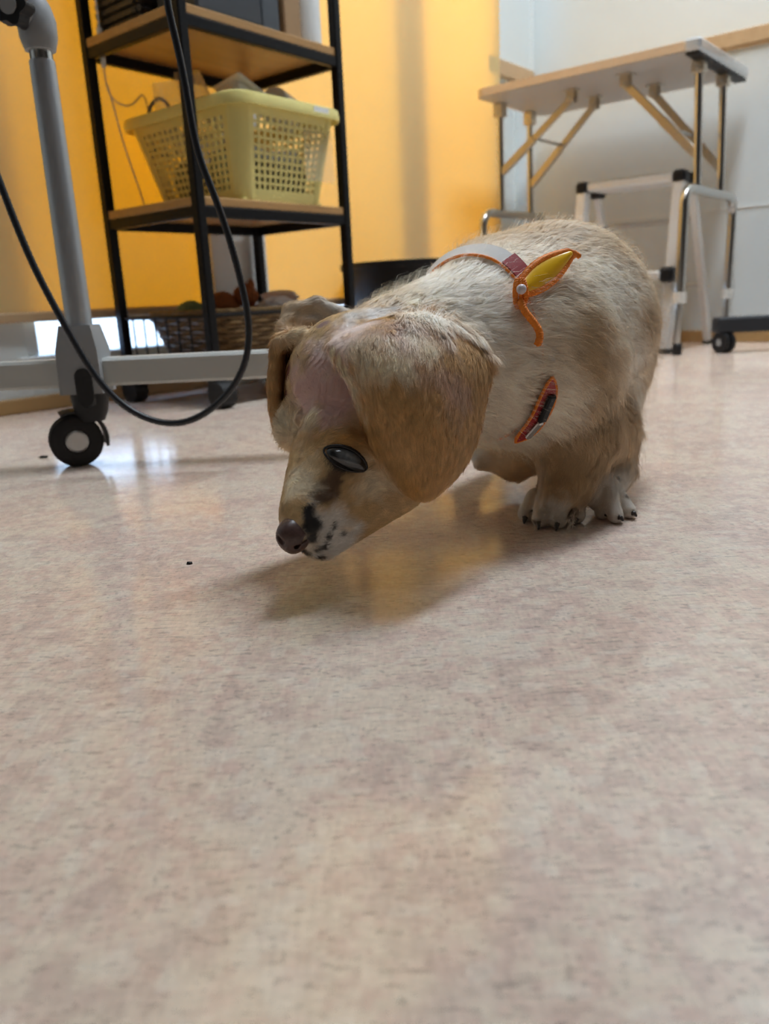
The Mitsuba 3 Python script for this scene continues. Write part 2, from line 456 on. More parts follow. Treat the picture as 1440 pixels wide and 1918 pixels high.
def basket_point(s, t, side):
    """side 0: b max, 1: a min, 2: b min, 3: a max; s along the side, t up."""
    a0, a1, b0, b1 = [x + (y - x) * t for x, y in zip(bot, top)]
    k = RC * (1 + .25 * t)
    if side == 0:
        return np.stack([a1 - k + (a0 - a1 + 2 * k) * s, b1 + 0 * s, ZB + HB * t], -1)
    if side == 1:
        return np.stack([a0 + 0 * s, b1 - k + (b0 - b1 + 2 * k) * s, ZB + HB * t], -1)
    if side == 2:
        return np.stack([a0 + k + (a1 - a0 - 2 * k) * s, b0 + 0 * s, ZB + HB * t], -1)
    return np.stack([a1 + 0 * s, b0 + k + (b1 - b0 - 2 * k) * s, ZB + HB * t], -1)


for side, cols in enumerate((12, 15, 12, 15)):
    rows_ = 10
    sheet = Polygon([(0, 0), (1, 0), (1, 1), (0, 1)])
    holes = []
    for i in range(cols):
        for j in range(rows_):
            s0, s1 = .02 + .96 * i / cols, .02 + .96 * (i + 1) / cols
            t0, t1 = .11 + .76 * j / rows_, .11 + .76 * (j + 1) / rows_
            ms, mt = .20 * (s1 - s0), .18 * (t1 - t0)
            holes.append(rect(s0 + ms, t0 + mt, s1 - ms, t1 - mt).exterior.coords[:])
    m = trimesh.creation.extrude_polygon(Polygon(sheet.exterior.coords, holes), 1.0, engine='earcut')
    v = m.vertices
    c = np.array([(bot[0] + bot[1]) / 2, (bot[2] + bot[3]) / 2, 0])
    outer = basket_point(v[:, 0], v[:, 1], side)
    inward = {0: [0, -1, 0], 1: [1, 0, 0], 2: [0, 1, 0], 3: [-1, 0, 0]}[side]
    m.vertices = outer + np.outer(1 - v[:, 2], np.array(inward) * .0022)
    put('lattice_wall', m, 'mat_yellow', bs, False)
corner_meshes = []
for side in range(4):
    nxt = (side + 1) % 4
    tt = np.linspace(0, 1, 8)
    rows = []
    for t in tt:
        a0, a1, b0, b1 = [x + (y - x) * t for x, y in zip(bot, top)]
        k = RC * (1 + .25 * t)
        cx, cy, ph = {0: (a0 + k, b1 - k, 90), 1: (a0 + k, b0 + k, 180), 2: (a1 - k, b0 + k, 270), 3: (a1 - k, b1 - k, 0)}[side]
        an = np.radians(ph + np.linspace(0, 90, 9))
        rows.append(np.stack([cx + k * np.cos(an), cy + k * np.sin(an), np.full(9, ZB + HB * t)], -1))
    put('corner', grid_mesh(np.array(rows), .0022), 'mat_yellow', bs, True)


def rounded_ring(a0, a1, b0, b1, k, n=7):
    out = []
    for cx, cy, ph in ((a1 - k, b1 - k, 0), (a0 + k, b1 - k, 90), (a0 + k, b0 + k, 180), (a1 - k, b0 + k, 270)):
        for an in np.radians(ph + np.linspace(0, 90, n)):
            out.append([cx + k * math.cos(an), cy + k * math.sin(an)])
    return np.array(out)


def ring_sweep(profile, base, k, n=9):
    """Rings offset outwards by profile[i][0] at height profile[i][1], closed round the profile."""
    rings = [np.c_[rounded_ring(base[0] - o, base[1] + o, base[2] - o, base[3] + o, k + o, n), np.full(4 * n, z)] for o, z in profile]
    g = np.array(rings + [rings[0]])
    g = np.concatenate([g, g[:, :1]], 1)
    m = grid_mesh(g)
    return m


zt = ZB + HB
put('rim', ring_sweep([(-.002, zt - .002), (-.002, zt + .006), (.004, zt + .009), (.011, zt + .006), (.013, zt - .004), (.012, zt - .010), (.009, zt - .010), (.008, zt)], top, RC * 1.25), 'mat_yellow', bs, 40)
put('base', box([bot[0] + .001, bot[2] + .001, ZB], [bot[1] - .001, bot[3] - .001, ZB + .004], .001), 'mat_yellow', bs)
put('paper_label', box([1.475, .206, .370], [1.4765, .226, .405]), 'mat_white_plastic', bs)
put('rim_sticker', box([1.300, .3246, zt - .004], [1.335, .3252, zt + .004]), 'mat_white_plastic', bs)
put('name_sleeve', grid_mesh(np.stack(np.meshgrid([1.275, 1.345], [.300], [.345, .425], indexing='ij'), -1)[:, 0] + np.array([0, .007, 0])), 'mat_clear_plastic', bs, False)

# in the basket
cone = thing('plastic_cone_collar', 'see-through plastic pet cone sticking up out of the yellow basket', 'cone collar')
an = np.linspace(-2.0, 2.0, 50)
ax0 = np.array([.35, .15, .92])
fx, fy, fd = frame(ax0)
cpts = np.array([[np.array([1.412, .108, .420]) + fd * h * .104 + (fx * math.cos(q) + fy * math.sin(q)) * (.066 - .022 * h) for q in an] for h in np.linspace(0, 1, 12)])
put('sheet', grid_mesh(cpts, .0008), 'mat_clear_plastic', cone, True)
put('edging', tube(cpts[0], .0022, 6), 'mat_hose', cone)
tb = curve([[1.462, .060, .40], [1.462, .068, .452], [1.458, .074, .482], [1.448, .084, .490], [1.440, .094, .478], [1.436, .100, .44], [1.436, .104, .40]], 50)
single('hose', tube(tb, .0032, 10), 'mat_hose', 'thin grey hose looped over the left rim of the yellow basket', 'hose')
lidm = thing('plastic_tub', 'white plastic tub leaning up out of the yellow basket', 'tub')
M0 = box([-.045, -.030, 0], [.045, .030, .055], .006)
x_, y_, d_ = frame(np.array([-.5, .15, .85]))
put('body', turn(M0, x_, y_, d_, np.array([1.418, .212, .432])), 'mat_bright_plastic', lidm)
put('lid', turn(box([-.049, -.034, .055], [.049, .034, .062], .003), x_, y_, d_, np.array([1.418, .212, .432])), 'mat_bright_plastic', lidm)
single('paper_roll', lathe([[.010, -.03], [.026, -.03], [.028, -.027], [.028, .027], [.026, .03], [.010, .03], [.010, -.03]], axis=(1, .3, .15), at=(1.318, .236, .464)), 'mat_bright_plastic',
       'white paper roll lying in the yellow basket beside the tub', 'paper roll')
filler = thing('towel', 'folded dark towel inside the yellow basket', 'towel')
tv = box([1.298, .096, ZB + .006], [1.460, .280, ZB + .085], .02).subdivide().subdivide()
tv.vertices += (meshkit.noise(tv.vertices * 60)[:, None] - .5) * .012
put('fold', tv, 'mat_dark_cloth', filler, True)

# wicker basket on the lowest shelf
ZW = .0735
wk = thing('wicker_basket', 'brown wicker basket on the lowest shelf of the black rack', 'basket')
wb, wt = (1.262, 1.500, .085, .262), (1.250, 1.528, .078, .274)
for k in range(9):
    t = k / 9
    base = [x + (y - x) * t for x, y in zip(wb, wt)]
    ring = rounded_ring(*base, .03, 7)
    s = np.r_[0, np.cumsum(np.linalg.norm(np.diff(np.vstack([ring, ring[:1]]), axis=0), axis=1))]
    q = np.linspace(0, s[-1], 121)[:-1]
    rp = np.stack([np.interp(q, s, np.r_[ring[:, d], ring[0, d]]) for d in range(2)], -1)
    cen = rp.mean(0)
    off = (rp - cen) / np.linalg.norm(rp - cen, axis=1)[:, None]
    rp = rp + off * (.0022 * np.sin(np.arange(120) * math.pi / 4 + k * math.pi))[:, None]
    put('strand', tube(np.c_[rp, np.full(120, ZW + .004 + k * .0072)], .0040, 5, True), 'mat_wicker', wk, 60)
ring0, ring1 = rounded_ring(*wb, .03, 7), rounded_ring(*wt, .03, 7)
def around(r, n):
    s = np.r_[0, np.cumsum(np.linalg.norm(np.diff(np.vstack([r, r[:1]]), axis=0), axis=1))]
    q = np.linspace(0, s[-1], n + 1)[:-1]
    return np.stack([np.interp(q, s, np.r_[r[:, d], r[0, d]]) for d in range(2)], -1)
for p, q in zip(around(ring0, 30), around(ring1, 30)):
    put('stake', rod([*p, ZW], [*q, ZW + .070], .0022, 6), 'mat_wicker', wk)
rim = around(ring1, 120)
put('rim', join(*[tube(np.c_[rim + .0028 * np.stack([np.cos(np.arange(120) * .7 + ph), np.sin(np.arange(120) * .7 + ph)], -1), ZW + .070 + .0025 * np.sin(np.arange(120) * .7 + ph)], .0034, 5, True) for ph in (0, 2.1, 4.2)]), 'mat_wicker', wk, 60)
put('base', box([wb[0] + .004, wb[2] + .004, ZW], [wb[1] - .004, wb[3] - .004, ZW + .004]), 'mat_wicker', wk)


def lump(c, r, seed, amp=.15, scale=60, sub=4):
    m = trimesh.creation.icosphere(subdivisions=sub)
    d = 1 + amp * (meshkit.fbm(m.vertices * 2.2 + seed, 3, seed) - .5) * 2
    m.vertices = m.vertices * d[:, None] * np.broadcast_to(r, 3) + np.asarray(c, float)
    return m


pt = thing('plush_toy', 'reddish brown plush toy lying in the wicker basket', 'soft toy')
put('body', lump([1.430, .170, .150], [.034, .026, .026], 3), 'mat_plush', pt, True)
put('head', lump([1.392, .190, .168], [.022, .020, .020], 5), 'mat_plush', pt, True)
put('ear', lump([1.392, .205, .186], [.007, .005, .009], 6, sub=3), 'mat_plush', pt, True)
put('ear', lump([1.386, .176, .187], [.007, .005, .009], 8, sub=3), 'mat_plush', pt, True)
single('ball', lump([1.497, .170, .148], [.023, .023, .016], 9, .06), 'mat_green', 'dull green ball at the left end of the wicker basket', 'ball', True)
single('cloth', lump([1.335, .205, .146], [.048, .026, .014], 12, .35), 'mat_pink', 'pink cloth crumpled in the wicker basket', 'cloth', True)
single('cloth', lump([1.360, .232, .150], [.040, .016, .014], 15, .35), 'mat_cloth', 'pale cloth crumpled in the wicker basket in front of the plush toy', 'cloth', True)
single('cloth', lump([1.272, .150, .163], [.014, .046, .014], 19, .3), 'mat_cloth', 'pale cloth hanging over the right end of the wicker basket', 'cloth', True)
wp = thing('foam_board', 'white board standing on edge between the rack and the blind', 'board')
put('board', box([1.207, .026, .0], [1.330, .040, .286], .002), 'mat_white_plastic', wp)
put('edge_strip', box([1.198, .024, .0], [1.207, .046, .289], .002), 'mat_white_plastic', wp)
put('edge_strip', box([1.330, .024, .0], [1.338, .046, .289], .002), 'mat_white_plastic', wp)

# white cord by the rack's left post
cd = thing('plug_cord', 'thin pale cord with a white plug hanging beside the left post of the rack', 'cord')
put('plug', join(rod([1.5475, .083, .575], [1.5475, .083, .545], .0048, 12), rod([1.547, .083, .545], [1.548, .083, .520], .0038, 12), rod([1.5475, .083, .575], [1.5475, .083, .70], .0016, 8)), 'mat_white_plastic', cd)
put('cord', tube(curve([[1.548, .083, .520], [1.547, .083, .498], [1.538, .082, .478], [1.520, .081, .471], [1.498, .080, .477], [1.478, .078, .492], [1.462, .066, .478], [1.458, .064, .45]], 60), .0013, 8), 'mat_cord', cd)
put('tail', tube(curve([[1.546, .0826, .497], [1.538, .081, .470], [1.530, .080, .430], [1.520, .080, .390], [1.506, .079, .345], [1.498, .078, .315]], 60), .0013, 8), 'mat_cord', cd)

# ------------------------------------------------------------------ the rubbish bin
bn = thing('waste_bin', 'black waste bin standing before the blind to the right of the rack', 'bin')
bc = (.893, .178)
put('body', lathe([[0, .002], [.118, .002], [.122, .006], [.150, .214], [.147, .214], [.119, .010], [0, .010]], at=(*bc, 0), sections=56), 'mat_black', bn)
put('rim', lathe([[.147, .212], [.155, .212], [.157, .218], [.156, .226], [.149, .227], [.147, .222], [.147, .212]], at=(*bc, 0), sections=56), 'mat_black', bn)

# ------------------------------------------------------------------ the folding table
tl = thing('folding_table', 'beige folding table with chrome legs against the white wall', 'table')
TA0, TA1, TB0, TB1, TZ = .195, .532, .118, .655, .616
slab = Polygon(np.c_[rounded_ring(TA0, TA1, TB0, TB1, .03, 8)])
m = trimesh.creation.extrude_polygon(slab.buffer(-.003), .017, engine='earcut')
m.apply_translation([0, 0, TZ])
put('tabletop', m, 'mat_table_top', tl)
edge = np.vstack([rounded_ring(TA0, TA1, TB0, TB1, .03, 8)])
eg = np.array([np.c_[edge, np.full(len(edge), z)] for z in (TZ + .0005, TZ + .0175)])
eg = np.concatenate([eg, eg[:, :1]], 1)
put('edging', grid_mesh(eg, .0035), 'mat_table_edge', tl, 40)
put('end_cap', join(box([TA0 - .004, TB1 - .028, TZ - .004], [TA1 + .006, TB1 + .008, TZ + .022], .006)), 'mat_silver', tl)
put('end_cap_underside', box([TA0 + .0, TB1 - .024, TZ - .010], [TA1 + .002, TB1 + .004, TZ - .003], .002), 'mat_black', tl)


def table_frame(b, up_a, u_a, lean):
    """Two slim upper legs on a wide U that carries the feet."""
    zu = .352
    for a in up_a:
        put('bracket', box([a - .014, b - .016, TZ - .032], [a + .014, b + .010, TZ], .002), 'mat_brass_chrome', tl)
        put('leg', rod([a, b - .003, TZ - .028], [a, b + lean, zu], .0085, 20), 'mat_chrome', tl)
        put('bolt', rod([a - .017, b - .003, TZ - .022], [a + .017, b - .003, TZ - .022], .004, 10), 'mat_zinc', tl)
    u = bend([[u_a[0], b + lean, .125], [u_a[0], b + lean, zu], [u_a[1], b + lean, zu], [u_a[1], b + lean, .125]], .045, 10)
    put('leg_frame', tube(u, .0105, 16), 'mat_chrome', tl)
    for a in u_a:
        put('sleeve', rod([a, b + lean, .112], [a, b + lean, .136], .0145, 20), 'mat_sleeve', tl)
        put('foot_tube', rod([a, b + lean, .018], [a, b + lean, .125], .0075, 16), 'mat_chrome', tl)
        put('foot_cap', lathe([[0, 0], [.0095, 0], [.0105, .004], [.0105, .022], [.008, .026], [0, .026]], at=(a, b + lean, 0), sections=20), 'mat_rubber', tl)


table_frame(.640, (.462, .296), (.540, .192), .006)
table_frame(.132, (.428, .272), (.520, .186), 0)
for a0, a1, b0, b1, z1 in ((.450, .462, .470, .640, .425), (.296, .292, .478, .640, .410), (.414, .428, .320, .134, .452), (.300, .272, .326, .134, .432)):
    put('brace_bracket', join(box([a0 - .016, b0 - .018, TZ - .003], [a0 + .016, b0 + .018, TZ], .001), box([a0 - .012, b0 - .010, TZ - .028], [a0 - .0085, b0 + .010, TZ - .002], .001), box([a0 + .0085, b0 - .010, TZ - .028], [a0 + .012, b0 + .010, TZ - .002], .001)), 'mat_brass_chrome', tl)
    p0, p1 = np.array([a0, b0, TZ - .020]), np.array([a1, b1, z1])
    mid = p0 + .58 * (p1 - p0)
    put('brace', bar(p0, mid, .009, .017, .0015), 'mat_brass_chrome', tl)
    put('brace', bar(mid - .06 * (p1 - p0), p1, .013, .019, .0015), 'mat_brass_chrome', tl)
    put('bolt', rod(p0 + [-.015, 0, 0], p0 + [.015, 0, 0], .0042, 10), 'mat_zinc', tl)
for a0, a1, b, z in ((.296, .458, .572, .490), (.284, .422, .228, .520)):
    put('cross_bar', rod([a0, b, z], [a1, b, z], .0038, 10), 'mat_zinc', tl)

# ------------------------------------------------------------------ the step stool
st = thing('step_stool', 'aluminium folding step stool with black corner joints under the table', 'step stool')
SB0, SB1 = .372, .604
for b in (SB0, SB1):
    put('front_leg', bar([.447, b, .386], [.500, b, .004], .024, .030, .002, (1, 0, 0)), 'mat_aluminium', st)
    put('rear_leg', bar([.372, b, .378], [.190, b, .004], .016, .022, .002, (1, 0, 0)), 'mat_aluminium', st)
    put('foot', box([.484, b - .014, 0], [.518, b + .014, .012], .003), 'mat_rubber', st)
    put('foot', box([.176, b - .010, 0], [.204, b + .010, .012], .003), 'mat_rubber', st)
    put('corner_joint', box([.424, b - .015, .370], [.466, b + .015, .399], .006), 'mat_black', st)
    put('corner_joint', box([.350, b - .015, .366], [.392, b + .015, .398], .006), 'mat_black', st)
    put('tread_bracket', box([.468, b - .016, .158], [.520, b + .016, .192], .007), 'mat_black', st)
put('tread', box([.352, SB0 + .012, .376], [.462, SB1 - .012, .394], .004), 'mat_aluminium', st)
put('tread', box([.400, SB0 + .012, .166], [.520, SB1 - .012, .184], .004), 'mat_aluminium', st)
put('brace', rod([.330, SB0, .30], [.330, SB1, .30], .006, 12), 'mat_zinc', st)
put('brace', rod([.262, SB0, .15], [.262, SB1, .15], .006, 12), 'mat_zinc', st)
for k in range(9):
    a = .362 + k * .0115
    put('grip_strip', box([a, SB0 + .016, .394], [a + .006, SB1 - .016, .3955]), 'mat_zinc', st)

# ------------------------------------------------------------------ dark castor base at the right edge (world axes)
db = thing('castor_base', 'low dark grey castor base at the right edge beside the table feet', 'castor base')
put('beam', box([.752, 1.788, .044], [1.16, 1.824, .078], .004), 'mat_dark_base', db, room=False)
put('post', box([1.09, 1.792, .078], [1.12, 1.820, .78], .004), 'mat_dark_base', db, room=False)
for x in (.774, 1.135):
    wl = put('caster', join(rod([x - .012, 1.800, .0235], [x - .003, 1.803, .0235], .0235, 24), rod([x + .003, 1.804, .0235], [x + .012, 1.807, .0235], .0235, 24), box([x - .004, 1.796, .022], [x + .004, 1.814, .046], .002)), 'mat_rubber', db, room=False)
    put('hub', rod([x - .0135, 1.7995, .0235], [x - .0115, 1.8002, .0235], .008, 16), 'mat_zinc', db, room=False)

# ------------------------------------------------------------------ the grey rolling stand (world axes)
PX, PY = -.2965, .822
sd = thing('rolling_stand', 'grey rolling stand with an upright pole and a low base bar on the left', 'rolling stand')
put('pole', lathe([[0, .12], [.0128, .12], [.0115, .378], [.0108, .380], [0, .380]], at=(PX, PY, 0), sections=32), 'mat_grey_paint', sd, room=False)
fl = []
for k in range(40):
    an_ = 2 * math.pi * k / 40
    r_ = .0094 + (.0007 if k % 5 else -.0006)
    fl.append([r_ * math.cos(an_), r_ * math.sin(an_)])
m = trimesh.creation.extrude_polygon(Polygon(fl), .60, engine='earcut')
m.apply_translation([PX, PY, .375])
put('inner_tube', m, 'mat_chrome', sd, 40, room=False)
put('clamp', join(lathe([[0, .388], [.0135, .388], [.0165, .398], [.0172, .412], [.0140, .424], [.0110, .430], [0, .430]], at=(PX, PY, 0), sections=32),
                  rod([PX - .002, PY - .006, .412], [PX - .007, PY - .021, .415], .009, 20)), 'mat_grey_cast', sd, room=False)
kd = np.array([-.20, -.97, .05])
kd /= np.linalg.norm(kd)
kx, ky, kd = frame(kd)
kc = np.array([PX - .007, PY - .020, .4150])
prof = Polygon([((.0145 + .0022 * math.cos(5 * q)) * math.cos(q), (.0145 + .0022 * math.cos(5 * q)) * math.sin(q)) for q in np.linspace(0, 2 * math.pi, 80)[:-1]])
m = trimesh.creation.extrude_polygon(prof, .014, engine='earcut')
kn = put('knob', turn(m, kx, ky, kd, kc), 'mat_black', sd, 30, room=False)
put('cap', rod(kc + kd * .0142, kc + kd * .0155, .0078, 24), 'mat_grey_cast', kn, room=False)
sk = join(trimesh.convex.convex_hull(np.array([[PX + sx * w_, PY + sy * d_, z_] for w_, d_, z_ in ((.0155, .0155, .142), (.0205, .020, .118), (.0215, .0210, .075)) for sx in (-1, 1) for sy in (-1, 1)])))
put('socket', sk, 'mat_grey_cast', sd, 20, room=False)
put('base_bar', box([-.80, PY - .010, .081], [.105, PY + .016, .109], .003), 'mat_bar', sd, room=False)
put('bar_end', box([.103, PY - .011, .080], [.110, PY + .017, .110], .003), 'mat_black', sd, room=False)
put('caster_stem', join(lathe([[0, .046], [.012, .046], [.0165, .056], [.0185, .068], [.0185, .076], [0, .076]], at=(PX + .001, PY - .002, 0), sections=28),
                        trimesh.convex.convex_hull(np.array([[PX + .004 + .0085 * math.cos(q), PY - .0225, z + .0085 * math.sin(q)] for q in np.linspace(0, 6.28, 20) for z in (.072, .092)] + [[PX + .004 + .0085 * math.cos(q), PY - .014, z + .0085 * math.sin(q)] for q in np.linspace(0, 6.28, 20) for z in (.066, .092)]))), 'mat_rubber', sd, 30, room=False)


def big_caster(x, y):
    ax = np.array([.42, -.90, 0])
    ax /= np.linalg.norm(ax)
    c = np.array([x, y, .0265])
    for s in (-1, 1):
        o = c + ax * s * .0075
        w_ = put('wheel', lathe([[0, -.005], [.0225, -.005], [.0262, -.003], [.0265, 0], [.0262, .003], [.0225, .005], [.0125, .0052], [.0120, .0035], [0, .0035]] if s > 0 else [[0, -.005], [.0225, -.005], [.0262, -.003], [.0265, 0], [.0262, .003], [.0225, .005], [0, .005]], axis=ax, at=o, sections=48), 'mat_rubber', sd, 30, room=False)
        if s > 0:
            put('hub', lathe([[0, .0062], [.0095, .0062], [.0112, .0050], [.0118, .0036], [0, .0036]], axis=ax, at=o, sections=32), 'mat_zinc', w_, room=False)
    q = np.linspace(math.radians(-15), math.radians(115), 16)
    side = np.cross([0, 0, 1.0], ax)
    arc = np.array([[c + side * r_ * math.cos(t) + np.array([0, 0, r_ * math.sin(t)]) + ax * e for t in q] for e, r_ in ((-.014, .0295), (-.008, .0315), (.008, .0315), (.014, .0295))])
    put('caster_hood', grid_mesh(arc.transpose(1, 0, 2), .002), 'mat_rubber', sd, 30, room=False)
    put('caster_pin', rod([x + .010, y, .040], [x + .010, y, .056], .008, 16), 'mat_rubber', sd, room=False)


big_caster(-.3165, .8215)
big_caster(.085, .826)
put('caster_stem', lathe([[0, .046], [.011, .046], [.014, .056], [.014, .0815], [0, .0815]], at=(.089, .826, 0), sections=28), 'mat_rubber', sd, 30, room=False)

# ------------------------------------------------------------------ the black cable
CABLE = [[-.166, .775, .60], [-.163, .768, .50], [-.162, .762, .427], [-.162, .759, .404], [-.158, .759, .372], [-.153, .759, .326], [-.148, .759, .283], [-.139, .759, .252], [-.129, .759, .215], [-.121, .759, .173], [-.118, .759, .130], [-.127, .759, .096],
         [-.152, .759, .066], [-.192, .759, .048], [-.230, .759, .058], [-.261, .759, .089], [-.284, .759, .136], [-.307, .759, .196], [-.326, .759, .269], [-.340, .762, .33], [-.352, .775, .42], [-.362, .80, .55]]
single('black_cable', tube(curve(CABLE, 260), .0032, 14), 'mat_cable', 'black cable hanging in a loop before the rack and the grey pole', 'cable', True, room=False)

# crumbs on the floor
single('floor_crumb', lump([-.375, .873, .0012], [.0050, .0026, .0016], 21, .5, sub=2), 'mat_black', 'dark crumb on the floor to the left of the castor wheel', 'crumb', True, room=False)
single('floor_crumb', lump([-.123, .472, .0007], [.0018, .0012, .0009], 22, .5, sub=2), 'mat_black', 'tiny dark crumb on the bare floor to the left of the dog', 'crumb', True, room=False)

